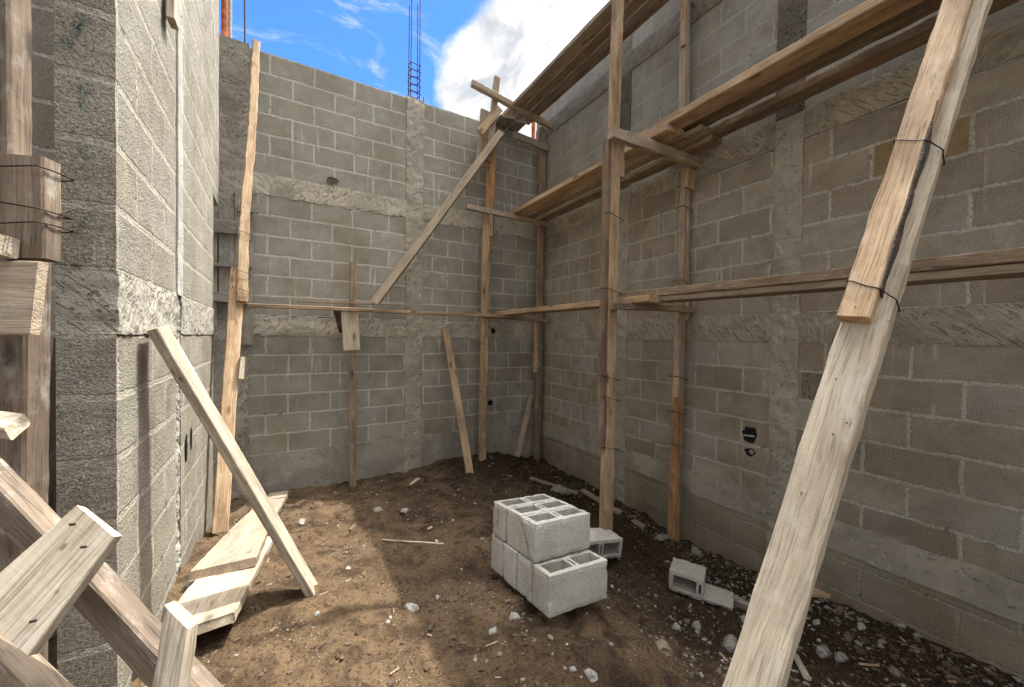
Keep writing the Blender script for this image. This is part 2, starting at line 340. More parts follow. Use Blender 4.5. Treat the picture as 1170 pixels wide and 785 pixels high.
def gravel_mat(name, ramp):
    m, nt, b = newmat(name); L = nt.links.new
    r = N(nt, 'ShaderNodeNewGeometry').outputs['Random Per Island']
    cr = N(nt, 'ShaderNodeValToRGB'); el = cr.color_ramp.elements
    for i in range(2, len(ramp)): el.new(.5)
    for i, c in enumerate(ramp): el[i].position = i/(len(ramp)-1)
    for i, c in enumerate(ramp): el[i].color = (*c, 1)
    L(r, cr.inputs[0]); ob = N(nt, 'ShaderNodeTexCoord').outputs['Object']
    n = noi(nt, ob, 90, 3, .6)
    L(mixc(nt, sstep(nt, n.outputs['Fac'], .55, .38, 0, .6), cr.outputs[0], (.10, .075, .055)), b.inputs['Base Color'])
    L(bumpn(nt, n.outputs['Fac'], .004), b.inputs['Normal'])
    return m
M['gravel'] = gravel_mat('gravel_mix', [(.07, .05, .034), (.14, .105, .07), (.20, .165, .125), (.32, .295, .255), (.10, .072, .05), (.43, .41, .37), (.15, .115, .08), (.08, .058, .04)])
M['chips'] = gravel_mat('chip_mix', [(.36, .26, .15), (.20, .13, .08), (.45, .36, .25), (.13, .09, .06)])
# ------------------------------------------------------------------ ground
CP = [(-3.7, .0, -.02), (-3.2, 0, .0), (-2.2, 0, .0), (-1, 0, .09), (-.05, 0, -.04), (0, -.7, -.13), (0, -1.5, -.13), (0, -2.36, -.2),
      (0, -3.0, -.12), (0, -3.5, -.03), (0, -4.2, .0), (-.93, -2.35, .14), (-.45, -2.3, -.06), (-2, -3.1, .27), (-1.6, -3.05, .23), (-2, -2.5, .21), (-1.55, -2.5, .17),
      (-1.2, -2.5, .04), (-.8, -2.81, -.13), (-.6, -3.15, -.12), (-.95, -.25, .11), (-3.56, -2.84, .42), (-3.56, -2.46, .41), (-3.56, -1.93, .39), (-3.3, -2.4, .34), (-.95, -2.98, -.16), (-.65, -2.95, -.16), (-.8, -3.2, -.15), (-.9, -2.8, -.15),
      (-3.56, -1.3, .27), (-3.6, -.6, .08), (-2.95, -2.4, .29), (-2.5, -3.5, .32), (-3, -4.5, .32), (-1.5, -4, .2), (-.8, -4, .06), (-.4, -4.6, .02),
      (-2.8, -1.2, .13), (-2.0, -1.3, .12), (-1.2, -1.3, .10), (-2.6, -.3, .02), (-1.6, -.4, .07), (-.55, -1.0, .0), (-3.3, -.5, .03), (-3.3, -1.0, .14),
      (-2.45, -1.9, .2), (-1.5, -1.9, .16), (-1.2, -3.4, .08), (-4.4, -3, .42), (-4.4, -1.5, .35), (-5, 0, .1), (-3, -6, .3), (0, -6, .1), (-6, -5, .4), (3, -3, 0), (3, 3, 0), (-4, 3, 0)]
CPA = np.array(CP)
def relief(x, y):
    'crumbly crust, dug ridges and trodden hollows'
    p = Vector((x, y, 0))
    m_ = max(0, min(1, .5+1.6*mn.noise(p*1.1+Vector((4, 4, 4)))))
    r1 = 1-abs(mn.noise(p*4.3+Vector((1.5, 7, 2)))*2)
    r2 = 1-abs(mn.noise(p*11+Vector((5, 2, 9)))*2)
    st = mn.noise(p*2.6+Vector((8, 1, 3)))
    step = .018*(1/(1+math.exp(-max(-30, min(30, st*60))))-.5)
    return m_*(.020*max(0, r1)**3 + .011*max(0, r2)**2) + step*(.4+m_) - .012
def ground_base(X, Y):
    X = np.asarray(X, float); Y = np.asarray(Y, float)
    num = np.zeros_like(X); den = np.zeros_like(X)
    for x, y, z in CPA:
        d2 = (X-x)**2 + (Y-y)**2
        wgt = np.exp(-d2/(2*.33**2)) + 2e-3/(d2+.2)**2
        num += wgt*z; den += wgt
    return num/den
def ground_z(x, y):
    z = float(ground_base(np.array([x]), np.array([y]))[0])
    inn = 1.0 if (-6 < x < 1 and -7 < y < 1) else .3
    p = Vector((x, y, 0))
    z += inn*(.030*mn.fractal(p*2.3, 1.0, 2.1, 3) + (.020 if x < -1.5 else .020+.012*min(1, (x+1.5)/.5))*mn.fractal(p*8 + Vector((3, 1, 0)), .9, 2.1, 4))
    t = mn.noise(p*5+Vector((9, 2, 4)))
    z += inn*.012*max(0, t)*max(0, mn.noise(p*24))*3
    if inn == 1.0: z += relief(x, y)
    return z
def axis(vals):
    out = []
    for a, b_, st in vals: out += list(np.arange(a, b_-1e-9, st))
    return out
gx = axis([(-60, -20, 10), (-20, -8, 3), (-8, -4.2, .3), (-4.2, .2, .016), (.2, 2, .3), (2, 12, 2.5), (12, 61, 8)])
gy = axis([(-60, -20, 10), (-20, -8, 3), (-8, -5, .25), (-5, -2.2, .016), (-2.2, .15, .02), (.15, 2, .3), (2, 12, 2.5), (12, 61, 8)])
GX, GY = np.meshgrid(gx, gy); GZ = ground_base(GX, GY)
verts = []
for j in range(len(gy)):
    for i in range(len(gx)):
        x, y = GX[j, i], GY[j, i]; p = Vector((x, y, 0)); inn = 1.0 if (-6 < x < 1 and -7 < y < 1) else .3
        z = GZ[j, i] + inn*(.030*mn.fractal(p*2.3, 1.0, 2.1, 3) + (.020 if x < -1.5 else .020+.012*min(1, (x+1.5)/.5))*mn.fractal(p*8 + Vector((3, 1, 0)), .9, 2.1, 4))
        t = mn.noise(p*5+Vector((9, 2, 4)))
        z += inn*.012*max(0, t)*max(0, mn.noise(p*24))*3
        if inn == 1.0: z += relief(x, y)
        if -4.3 < x < .2 and -5.1 < y < .2: z += .0045*mn.fractal(p*34, .8, 2.1, 3)
        verts.append((x, y, z))
nx = len(gx)
faces = [(j*nx+i, j*nx+i+1, (j+1)*nx+i+1, (j+1)*nx+i) for j in range(len(gy)-1) for i in range(nx-1)]
me = bpy.data.meshes.new('ground'); me.from_pydata(verts, [], faces); me.shade_smooth()
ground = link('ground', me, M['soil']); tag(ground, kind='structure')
# ------------------------------------------------------------------ walls
ZN = 4.416
def row_z(n): return ZN - .2*n
XL = -3.565
def XW(s): return -3.549 - (2.87-s)*.026
def slab(name, parent, wall, s0, s1, z0, z1, mat, phase=0.0, proud=0.0, th=.134, amp=.0015, fq=6.0, res=.04, edge=0.0, base=None):
    'a stretch of wall as one closed mesh: s runs along the wall, its front face is finely divided and uneven'
    def P(s, d, z):   # d: distance in front of the wall plane
        if wall == 'b': return (s, -d, z)
        if wall == 'r': return (-d, -s, z)
        if wall == 'l': return (XW(s)+d, -s, z)
        return base(s, d, z)
    ns = max(1, round((s1-s0)/res)); nz = max(1, round((z1-z0)/res))
    V = []; F = []; UV = []
    idx = {}
    for j in range(nz+1):
        for i in range(ns+1):
            s = s0+(s1-s0)*i/ns; z = z0+(z1-z0)*j/nz
            nse = mn.fractal(Vector((s*fq, z*fq, hash(wall) % 7 if False else len(wall)*1.3+proud*50)), .9, 2.1, 4)
            ss, zz = s, z
            bd = (i in (0, ns)) or (j in (0, nz))
            if edge and bd:
                q = Vector((s*18, z*18, 5.1)); e1 = edge*mn.noise(q); e2 = edge*mn.noise(q+Vector((7, 3, 1)))
                if i in (0, ns): ss += e1
                if j in (0, nz): zz += e2
            d = proud + amp*nse
            if bd: d = proud + min(0, amp*nse)
            idx[(i, j)] = len(V); V.append(P(ss, d, zz)); UV.append((s-phase, z-ZN+8.0))
    for j in range(nz):
        for i in range(ns): F.append((idx[(i, j)], idx[(i+1, j)], idx[(i+1, j+1)], idx[(i, j+1)]))
    ring = [(i, 0) for i in range(ns)] + [(ns, j) for j in range(nz)] + [(i, nz) for i in range(ns, 0, -1)] + [(0, j) for j in range(nz, 0, -1)]
    rb = []
    for (i, j) in ring:
        s = s0+(s1-s0)*i/ns; z = z0+(z1-z0)*j/nz
        rb.append(len(V)); V.append(P(s, -th, z))
        ext = .13 if i == ns else (-.13 if i == 0 else 0)
        UV.append((s-phase+ext, z-ZN+8.0))
    n = len(ring)
    for k in range(n):
        a, b_ = idx[ring[k]], idx[ring[(k+1) % n]]
        F.append((b_, a, rb[k], rb[(k+1) % n]))
    F.append(tuple(reversed(rb)))
    if wall in ('r',): pass
    me = bpy.data.meshes.new(name); me.from_pydata(V, [], F)
    uvl = me.uv_layers.new(name='UVMap')
    for lp in me.loops: uvl.data[lp.index].uv = UV[lp.vertex_index]
    o = wlink(name, me, mat, parent)
    bm = bmesh.new(); bm.from_mesh(me); bmesh.ops.recalc_face_normals(bm, faces=bm.faces); bm.to_mesh(me); bm.free()
    return o
def cyl(name, mat, parent, p0, p1, r, seg=10, r1=None):
    p0, p1 = Vector(p0), Vector(p1); d = p1-p0
    bm = bmesh.new(); bmesh.ops.create_cone(bm, cap_ends=True, segments=seg, radius1=r, radius2=r if r1 is None else r1, depth=d.length)
    M4 = Matrix.Translation((p0+p1)/2) @ d.to_track_quat('Z', 'Y').to_matrix().to_4x4()
    bm.transform(M4)
    me = bpy.data.meshes.new(name); bm.to_mesh(me); bm.free()
    return link(name, me, mat, parent)
def ragged_disc(name, mat, parent, wall, s, z, r, rz=None, depth=.035, seedv=0, d0=.004):
    'a hole knocked in the wall: a rough rimmed dark disc on its face, coloured as the shade inside'
    rz = rz or r
    V = []; n = 22
    def P(s_, d, z_): return (s_, -d, z_) if wall == 'b' else ((-d, -s_, z_) if wall == 'r' else (XW(s_)+d, -s_, z_))
    for ring, (k, d) in enumerate(((1.0, d0-.006), (1.0, d0), (.78, d0), (.7, d0-.003))):
        for i in range(n):
            a = 2*math.pi*i/n; q = 1+.42*mn.noise(Vector((math.cos(a)*1.9, math.sin(a)*1.9, seedv)))+.12*mn.noise(Vector((math.cos(a)*5, math.sin(a)*5, seedv)))
            V.append(P(s+math.cos(a)*r*k*q, d, z+math.sin(a)*rz*k*q))
    F = []
    for rr in range(3):
        for i in range(n):
            F.append((rr*n+i, rr*n+(i+1) % n, (rr+1)*n+(i+1) % n, (rr+1)*n+i))
    F.append(tuple(3*n+i for i in range(n)))
    me = bpy.data.meshes.new(name); me.from_pydata(V, [], F)
    return wlink(name, me, mat, parent)
# back wall
BW = empty('block_wall', (-1.8, 0, 0), 'shaded grey block wall across the far end with hatched cement bands and open sky above it', 'wall')
cL0, cL1 = -1.905, -1.70
E_ = .004
slab('column', BW, 'b', -3.75, -3.43, -.35, 4.44, M['plain_conc'], proud=.012, amp=.006, fq=5, edge=.006)
for (a, b_, ph_t, ph_m, ph_l) in ((-3.43, cL0, -3.258, -3.081, -2.897), (cL1, 0.0, -1.57, -1.383, -1.091)):
    slab('block_courses', BW, 'b', a, b_, row_z(6), ZN, M['block_back_top'], phase=ph_t, edge=.003)
    slab('bond_beam', BW, 'b', a, b_, row_z(7), row_z(6), M['beam_b'], proud=.006, amp=.006, fq=9, res=.02, edge=.022)
    slab('block_courses', BW, 'b', a, b_, row_z(13), row_z(7), M['block_back'], phase=ph_m)
    slab('bond_beam', BW, 'b', a, b_, row_z(14), row_z(13), M['beam_b'], proud=.006, amp=.006, fq=9, res=.02, edge=.020)
    slab('block_courses', BW, 'b', a, b_, row_z(20), row_z(14), M['block_back'], phase=ph_l)
    slab('footing_band', BW, 'b', a, b_, -.35, row_z(20), M['grade_b'], proud=.004, amp=.006, fq=2.5, edge=.006)
slab('column', BW, 'b', cL0, cL1, -.35, ZN+.02, M['rough_pale'], proud=.008, amp=.007, fq=11, res=.018, edge=.012)
ragged_disc('pipe_hole', M['black'], BW, 'b', -.771, .754, .035, seedv=3)
ragged_disc('socket_hole', M['black'], BW, 'b', -.744, 1.71, .032, .036, seedv=8, d0=.012)
ragged_disc('broken_hole', M['dark'], BW, 'b', -2.69, 3.277, .06, .035, seedv=5, d0=.018)  # dark wood tone stands in for the shade inside this hole
# right wall
RW = empty('block_wall', (0, -3, 0), 'tall brownish block wall along the right side behind the scaffold', 'wall')
kA, kB = (1.47, 1.66), (3.06, 3.24)
TOP = 5.3
for (a, b_, ph) in ((-.14, kA[0], .515), (kA[1], kB[0], 1.85), (kB[1], 7.6, 3.80)):
    up_ph = {0.515: .45, 1.85: 2.03, 3.80: 3.60}[ph]
    slab('footing_block_course', RW, 'r', a, b_, -.5, .27, M['block_foot'], proud=.0, amp=.007, fq=2.5, phase=.2)
    slab('footing_band', RW, 'r', a, b_, .27, .47, M['grade'], proud=.010, amp=.007, fq=2.5, edge=.010)
    slab('block_courses', RW, 'r', a, b_, .47, row_z(14), M['block_right'], phase=ph)
    slab('bond_beam', RW, 'r', a, b_, row_z(14), row_z(13), M['beam_r'], proud=.010, amp=.008, fq=8, res=.025, edge=.006)
    slab('block_courses', RW, 'r', a, b_, row_z(13), row_z(7), M['block_right'], phase=up_ph)
    slab('bond_beam', RW, 'r', a, b_, row_z(7), row_z(6), M['beam_r'], proud=.012, amp=.012, fq=9, res=.025, edge=.010)
    slab('block_courses', RW, 'r', a, b_, row_z(6), row_z(0), M['block_right_top'], phase=up_ph+.2)
    slab('top_beam', RW, 'r', a, b_, row_z(0), row_z(-1), M['beam_top'], proud=.012, amp=.010, fq=9, res=.025, edge=.006)
    slab('new_block_courses', RW, 'r', a, b_, row_z(-1), TOP, M['block_new'], phase=.3)
for k in (kA, kB):
    slab('column', RW, 'r', k[0], k[1], -.5, row_z(6), M['rough'], proud=.008, amp=.012, fq=12, res=.02, edge=.008)
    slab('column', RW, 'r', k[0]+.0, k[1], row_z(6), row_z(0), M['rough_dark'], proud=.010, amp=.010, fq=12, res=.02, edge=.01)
    slab('column', RW, 'r', k[0], k[1], row_z(0), TOP, M['beam_top'], proud=.006, amp=.008, fq=12, res=.03)
slab('dark_block', RW, 'r', 3.262, 3.45, row_z(16)+.01, row_z(15)-.01, M['beam_top'], proud=.004, amp=.001, th=.02)
slab('ochre_block', RW, 'r', 3.62, 3.99, row_z(9)+.008, row_z(8)-.008, concrete_mat('ochre_block', (.27, .19, .095), .8, 0, .3), proud=.004, amp=.001, th=.02)
eb = ragged_disc('socket_hole', M['black'], RW, 'r', 2.925, .895, .052, .062, seedv=1)
cyl('socket_strap', M['bright'], RW, (-.008, -2.885+3, .885), (-.008, -2.96+3, .892), .006)
ragged_disc('pipe_hole', M['black'], RW, 'r', 2.928, .765, .042, .03, seedv=6)
# left wall
LW = empty('block_wall', (XL, -1.8, 0), 'sunlit pale block wall and pier close on the left with a rough band at eye height', 'wall')
S0, S1 = .75, 2.87
sa, sb = 1.93, 2.04
for (a, b_) in ((S0, sa), (sb, S1)):
    ph = S1-.012-4.0
    slab('block_courses', LW, 'l', a, b_, -.2, row_z(14), M['block_left'], phase=ph, amp=.003, fq=8, res=.03, edge=.005)
    slab('bond_beam', LW, 'l', a, b_, row_z(14), row_z(13), M['beam_l'], proud=.006, amp=.006, fq=14, res=.010, edge=.008)
    slab('block_courses', LW, 'l', a, b_, row_z(13), 5.6, M['block_left'], phase=ph, amp=.003, fq=8, res=.03, edge=.005)
slab('column', LW, 'l', sa, sb, -.2, row_z(13), concrete_mat('pitted_strip', (.37, .345, .29), 1.3, 0, 1.0), proud=-.004, amp=.016, fq=16, res=.012)
slab('column', LW, 'l', sa, sb, row_z(13), 5.6, concrete_mat('pale_strip', (.45, .425, .37), .8, 0, .3), proud=.010, amp=.004, fq=10, res=.03)
slab('lintel_courses', LW, 'l', .42, S0, 2.72, 5.6, M['block_left'], phase=S1-4.0, amp=.003)
ragged_disc('knocked_hole', M['black'], LW, 'l', 1.80, .98, .022, .07, seedv=2)
ragged_disc('knocked_hole', M['black'], LW, 'l', 1.66, 1.00, .022, .07, seedv=4)
RWL = empty('block_wall', (XL, -6.5, 0), 'unseen block wall behind the viewer at the left, added to bounce sunlight', 'wall')
slab('block_courses', RWL, 'l', 5.4, 9.5, -.2, 4.4, M['block_left'], phase=.1, res=.1)  # unseen stretch added behind the camera to bounce sunlight onto the right wall
# green marks on the ends of the pier blocks
def stroke(pts, wd, y=-S1-.008):
    V = []; F = []
    for k, (x, z) in enumerate(pts):
        a = Vector(pts[max(0, k-1)]); b_ = Vector(pts[min(len(pts)-1, k+1)]); t = (b_-a).normalized(); n = Vector((-t.y, t.x))*wd/2
        V += [(x+n.x, y, z+n.y), (x-n.x, y, z-n.y)]
        if k: F.append((2*k-2, 2*k-1, 2*k+1, 2*k))
    return V, F
def marks(name, parent, strokes):
    V = []; F = []
    for pts, wd in strokes:
        v, f = stroke(pts, wd); n = len(V); V += v; F += [tuple(i+n for i in q) for q in f]
    me = bpy.data.meshes.new(name); me.from_pydata(V, [], F); return wlink(name, me, M['mark'], parent)
def pz(u, v): q = at(u, v, 'y', -S1-.008); return (q.x, q.z)
marks('crayon_mark', LW, [([pz(95, 15), pz(88, 28), pz(80, 42), pz(73, 52)], .030), ([pz(84, 22), pz(90, 34)], .022)])
marks('crayon_mark', LW, [([pz(98, 92), pz(92, 110), pz(97, 126), pz(108, 118)], .026)])
marks('crayon_mark', LW, [([pz(92, 166), pz(104, 186), pz(96, 196)], .026)])
marks('crayon_mark', LW, [([pz(112, 240), pz(98, 255), pz(84, 266), pz(72, 277)], .024), ([pz(106, 232), pz(113, 244)], .02)])
# wall beyond the pier, seen past the timber posts
SW = empty('block_wall', (-4.4, -2.1, 0), 'dim grey block wall seen through the narrow gap left of the pier', 'wall')
slab('block_courses', SW, 'b2', -6.2, -3.715, -.2, 5.4, M['block_back'], phase=-3.9, base=lambda s, d, z: (s, -2.1-d, z))
# ------------------------------------------------------------------ timber
CNT = [0]
def board(name, p0, p1, wd, th, nrm, mat, parent=None, jag=1.0, taper=1.0, skew=(0, 0), seg=.05, point=0.0):
    'a sawn timber from p0 to p1; wd lies across, th along nrm; local X runs with the grain'
    CNT[0] += 1; sd_ = CNT[0]*3.7
    p0, p1 = Vector(p0), Vector(p1); d = p1-p0; Lh = d.length; x = d.normalized()
    z = Vector(nrm); z = (z - x*z.dot(x)).normalized(); y = z.cross(x)
    n = max(3, int(Lh/seg)); V = []; F = []
    c = min(wd, th)*.10
    prof = [(-1, -1, c, 0), (-1, -1, 0, c), (-1, 1, 0, -c), (-1, 1, c, 0), (1, 1, -c, 0), (1, 1, 0, -c), (1, -1, 0, c), (1, -1, -c, 0)]
    for i in range(n+1):
        t = i/n; xx = Lh*t
        k = 1+(taper-1)*t
        bow = .006*mn.noise(Vector((xx*.7, sd_, 1))) * jag
        for q, (sy, sz, oy, oz) in enumerate(prof):
            e = .55*jag*.0035*mn.fractal(Vector((xx*7, sy*3+sz+sd_, q*.0)), .9, 2.0, 3) + jag*.0014*mn.noise(Vector((xx*28, sd_+sy*5, sz*5)))
            yy = sy*wd/2*k + oy + e*sy*1.4; zz = sz*th/2 + oz + e*.5*sz
            xs = xx
            if i == 0: xs += skew[0]*yy + .004*mn.noise(Vector((yy*60, zz*60, sd_)))
            if i == n: xs += skew[1]*yy + .004*mn.noise(Vector((yy*60, zz*60, sd_+4)))
            if point and i >= n-2: yy *= (1 - point*(i-(n-2))/2.)
            V.append((xs, yy+bow, zz+bow*.6))
    for i in range(n):
        for q in range(8):
            a = i*8+q; b_ = i*8+(q+1) % 8
            F.append((a, b_, b_+8, a+8))
    F.append(tuple(range(7, -1, -1))); F.append(tuple(n*8+q for q in range(8)))
    me = bpy.data.meshes.new(name); me.from_pydata(V, [], F)
    bm = bmesh.new(); bm.from_mesh(me); bmesh.ops.recalc_face_normals(bm, faces=bm.faces); bm.to_mesh(me); bm.free()
    o = link(name, me, mat)
    R3 = Matrix((x, y, z)).transposed().to_4x4(); R3.translation = p0
    if parent is not None:
        o.parent = parent; o.matrix_parent_inverse = Matrix.Identity(4); o.matrix_local = Matrix.Translation(-parent.location) @ R3
    else: o.matrix_world = R3
    return o
def reparent_world(o, parent):
    mw = Matrix(o.matrix_local); o.parent = parent; o.matrix_local = Matrix.Translation(-parent.location) @ mw
def wire(parent, p, x, y, z, wd, th, name='tie_wire', r=.0022, tilt=.25, k=1.0, hull=None):
    'a loop of tie wire round a timber at p; y and z are its cross axes'
    pts = []
    for i in range(33):
        a = 2*math.pi*i/32; cy, cz = math.cos(a), math.sin(a)
        s = 1/max(abs(cy), abs(cz))
        s = s*.82+.18*1.2
        yy = cy*s*(wd/2+.004); zz = cz*s*(th/2+.004)
        pts.append(p + y*yy + z*zz + x*(tilt*yy*k))
    if hull:
        pts = []; H_ = hull + [hull[0]]
        for i in range(len(H_)-1):
            for q in range(5):
                t = q/5; yy = H_[i][0]*(1-t)+H_[i+1][0]*t; zz = H_[i][1]*(1-t)+H_[i+1][1]*t
                wv_ = .0012*mn.noise(Vector((yy*90, zz*90, p.x*9)))
                pts.append(p + y*(yy+wv_) + z*(zz+wv_) + x*(tilt*yy*k + .004*mn.noise(Vector((yy*40, zz*40, 3)))))
        pts.append(pts[0])
    if not hull: pts += [p + y*(wd/2+.004) + z*(th*.4) + x*.012, p + y*(wd/2+.006) + z*(th*.5+.006) + x*.02]
    cu = bpy.data.curves.new(name, 'CURVE'); cu.dimensions = '3D'; cu.bevel_depth = r; cu.bevel_resolution = 1
    sp = cu.splines.new('POLY'); sp.points.add(len(pts)-1)
    for i, q in enumerate(pts): sp.points[i].co = (*q, 1)
    tmp = bpy.data.objects.new('tmp', cu); COL.objects.link(tmp)
    dg = bpy.context.evaluated_depsgraph_get(); me = bpy.data.meshes.new_from_object(tmp.evaluated_get(dg)); bpy.data.objects.remove(tmp)
    me.name = name; me.materials.clear()
    o = link(name, me, M['wire']); o.parent = parent
    o.matrix_local = parent_inv(parent)
    return o
def parent_inv(parent):
    return parent.matrix_local.inverted() if parent.matrix_local != Matrix.Identity(4) else Matrix.Translation(-parent.location)
def frame(p0, p1, nrm):
    x = (Vector(p1)-Vector(p0)).normalized(); z = Vector(nrm); z = (z-x*z.dot(x)).normalized(); return x, z.cross(x), z
def simple_board(name, label, cat, p0, p1, wd, th, nrm, mat, group=None, **kw):
    return tag(board(name, p0, p1, wd, th, nrm, mat, **kw), label, cat, group)
GP = 'upright posts of the scaffold'; GC = 'cross pieces carrying the scaffold planks'; GK = 'scaffold planks'
def post(loc, label, pieces, wires, group=GP):
    'a post: lapped timbers bound with wire'
    r = empty('scaffold_post', loc, label, 'post', group)
    for (nm, p0, p1, wd, th, nrm, mat) in pieces: board(nm, p0, p1, wd, th, nrm, M[mat], r)
    for (i, t, ww, tt) in wires:
        nm, p0, p1, wd, th, nrm, mat = pieces[i]; x, y, z = frame(p0, p1, nrm)
        wire(r, Vector(p0).lerp(Vector(p1), t), x, y, z, ww, tt)
    return r
def V3(*a): return Vector(a)
NY = (0, -1, 0)
# front outer post (nearest the middle of the picture)
b0 = V3(-.945, -2.37, .02); t0 = V3(-.915, -2.36, 3.19); t1 = V3(-.86, -2.35, 5.25)
post(b0, 'tallest scaffold post, near the middle, tan and standing behind the block stack',
     [('timber', b0, t0, .088, .07, NY, 'tan'), ('timber', t0+V3(.012, .03, -.35), t1, .082, .06, NY, 'tan'),
      ('side_batten', b0+V3(-.062, .01, .75), t0+V3(-.062, .01, -.05), .035, .06, NY, 'brown'),
      ('cleat', V3(-.845, -2.36, 2.88), V3(-.835, -2.35, 3.14), .05, .045, NY, 'tan')],
     [(0, .24, .15, .08), (0, .36, .15, .08), (0, .41, .15, .08), (0, .62, .15, .08), (0, .80, .15, .08)])
# front inner post
b0 = V3(-.115, -2.35, -.30); t0 = V3(-.085, -2.35, 1.90)
post(b0, 'orange scaffold post close to the right wall with grey timbers lapped above the lower plank',
     [('lower_timber', b0, t0, .085, .07, NY, 'orange'), ('upper_timber', V3(-.105, -2.36, 1.3), V3(-.055, -2.36, 3.13), .06, .06, NY, 'grey'),
      ('upper_timber', V3(-.035, -2.37, 1.8), V3(.0, -2.37, 3.13)+V3(-.05, 0, 0), .045, .05, NY, 'tan'),
      ('top_timber', V3(-.09, -2.36, 3.2), V3(-.07, -2.33, 5.0), .075, .06, NY, 'grey'),
      ('splice', V3(-.075, -2.415, 2.93), V3(-.06, -2.415, 3.10), .11, .03, NY, 'tan'),
      ('side_batten', V3(-.145, -2.37, 1.12), V3(-.135, -2.37, 1.9), .035, .05, NY, 'grey'),
      ('short_batten', V3(-.145, -2.38, 4.15), V3(-.135, -2.37, 4.9), .035, .04, NY, 'tan')],
     [(0, .72, .13, .09), (0, .58, .13, .09), (0, .45, .1, .09), (1, .45, .12, .08), (1, .8, .12, .08)])
# back outer post
q0 = at(551, 522, 'y', -.2); q0.z = .04; q1 = at(554, 262, 'y', -.2); q2 = at(568, 89, 'y', -.2)
post(q0, 'leaning scaffold post with a scarred bark patch, rising past the top of the far wall',
     [('lower_timber', q0, q1+V3(.02, 0, .05), .085, .07, NY, 'tan'), ('upper_timber', at(556, 250, 'y', -.16)+V3(.03, 0, -.4), at(562, 165, 'y', -.17), .11, .05, NY, 'orange'),
      ('top_timber', at(558, 185, 'y', -.20)+V3(0, 0, 0), q2, .075, .05, NY, 'grey'),
      ('splice', at(550, 190, 'y', -.12), at(556, 127, 'y', -.12), .16, .03, NY, 'grey'),
      ('diagonal_batten', at(548, 151, 'y', -.25), at(571, 124, 'y', -.25), .09, .03, NY, 'tan'),
      ('side_batten', at(560, 270, 'y', -.24), at(561, 240, 'y', -.24), .045, .04, NY, 'grey')],
     [(0, .30, .10, .08), (0, .50, .10, .08), (0, .62, .10, .08)])
# back inner post
b0 = V3(-.10, -.14, -.15)
post(b0, 'scaffold post standing in the corner where the two walls meet',
     [('lower_timber', b0, V3(-.10, -.14, 2.0), .075, .08, NY, 'brown'), ('side_timber', V3(-.155, -.15, 1.15), V3(-.15, -.15, 1.85), .05, .06, NY, 'tan'),
      ('upper_timber', V3(-.11, -.15, 1.9), V3(-.09, -.14, 4.50), .085, .06, NY, 'brown')],
     [(0, .75, .13, .1), (0, .62, .13, .1), (2, .1, .1, .08)])
# cross pieces
simple_board('cross_piece', 'front cross piece under the middle scaffold planks, its end knotted over the tall post', 'timber', at(697, 151, 'y', -2.44), V3(-.02, -2.44, 3.155), .085, .055, NY, M['grey'], GC, jag=1.8)
simple_board('cross_piece', 'front cross piece under the lower scaffold planks', 'timber', V3(-1.00, -2.44, 1.875), V3(-.02, -2.44, 1.885), .055, .05, NY, M['brown'], GC)
simple_board('cross_piece', 'thin grey cross piece near the far wall carrying the middle planks', 'timber', at(533, 236, 'y', -.25), V3(-.03, -.25, 3.165), .06, .05, NY, M['grey'], GC)
simple_board('cross_piece', 'reddish cross piece near the far wall carrying the lower plank', 'timber', at(530, 359, 'y', -.25), V3(-.03, -.25, 1.86), .05, .05, NY, M['brown'], GC)
simple_board('cross_piece', 'long grey cross piece sticking out into the sky under the top platform', 'timber', at(539, 95, 'y', -.25), V3(-.02, -.25, 4.50), .075, .06, NY, M['grey'], GC)
simple_board('short_plank', 'short grey board nailed across the corner post below the top platform', 'timber', at(587, 154, 'y', -.23), at(628, 170, 'y', -.2)+V3(-.03, 0, 0), .09, .03, NY, M['grey'])
# middle platform planks: a far set and a near set that laps over it
def flat(name, label, x0, x1, y0, y1, z, th, mat, zb=None, group=GK, **kw):
    return simple_board(name, label, 'plank', V3((x0+x1)/2, y0, z), V3((x0+x1)/2, y1, zb if zb is not None else z), abs(x1-x0), th, (0, 0, 1), M[mat], group, **kw)
flat('plank', 'outermost far plank of the middle platform, edge on, pale and cement splashed', -.61, -.41, -.12, -2.60, 3.235, .05, 'tan')
flat('plank', 'middle far plank of the middle platform, seen from below', -.375, -.26, -.10, -2.72, 3.24, .04, 'grey', jag=1.6)
flat('plank', 'far plank of the middle platform nearest the right wall, dark underside', -.215, -.07, -.08, -2.7, 3.22, .045, 'brown', jag=1.6)
flat('plank', 'outermost near plank of the middle platform, long pale edge running out of the picture', -.595, -.435, -2.25, -5.6, 3.29, .055, 'tan')
flat('plank', 'middle near plank of the middle platform with an orange brown underside', -.385, -.245, -2.30, -5.6, 3.315, .045, 'brown', jag=1.6)
flat('plank', 'near plank of the middle platform hugging the right wall, lower and duller', -.205, -.06, -2.15, -5.6, 3.275, .05, 'brown', jag=1.8)
flat('plank', 'loose dark board lying on top of the far middle planks', -.57, -.44, -.2, -2.3, 3.277, .022, 'brown', zb=3.30, jag=1.4)
# lower planks
flat('plank', 'lower scaffold plank running from the far corner to the tall post', -.80, -.58, -.15, -2.62, 1.925, .05, 'tan')
flat('plank', 'split rough lower plank running from the tall post out of the picture', -.70, -.50, -2.10, -5.5, 1.98, .055, 'brown', zb=1.94, jag=2.2)
flat('plank', 'brown board under the split rough lower plank', -.685, -.50, -2.2, -5.4, 1.932, .038, 'grey', zb=1.89, jag=1.6)
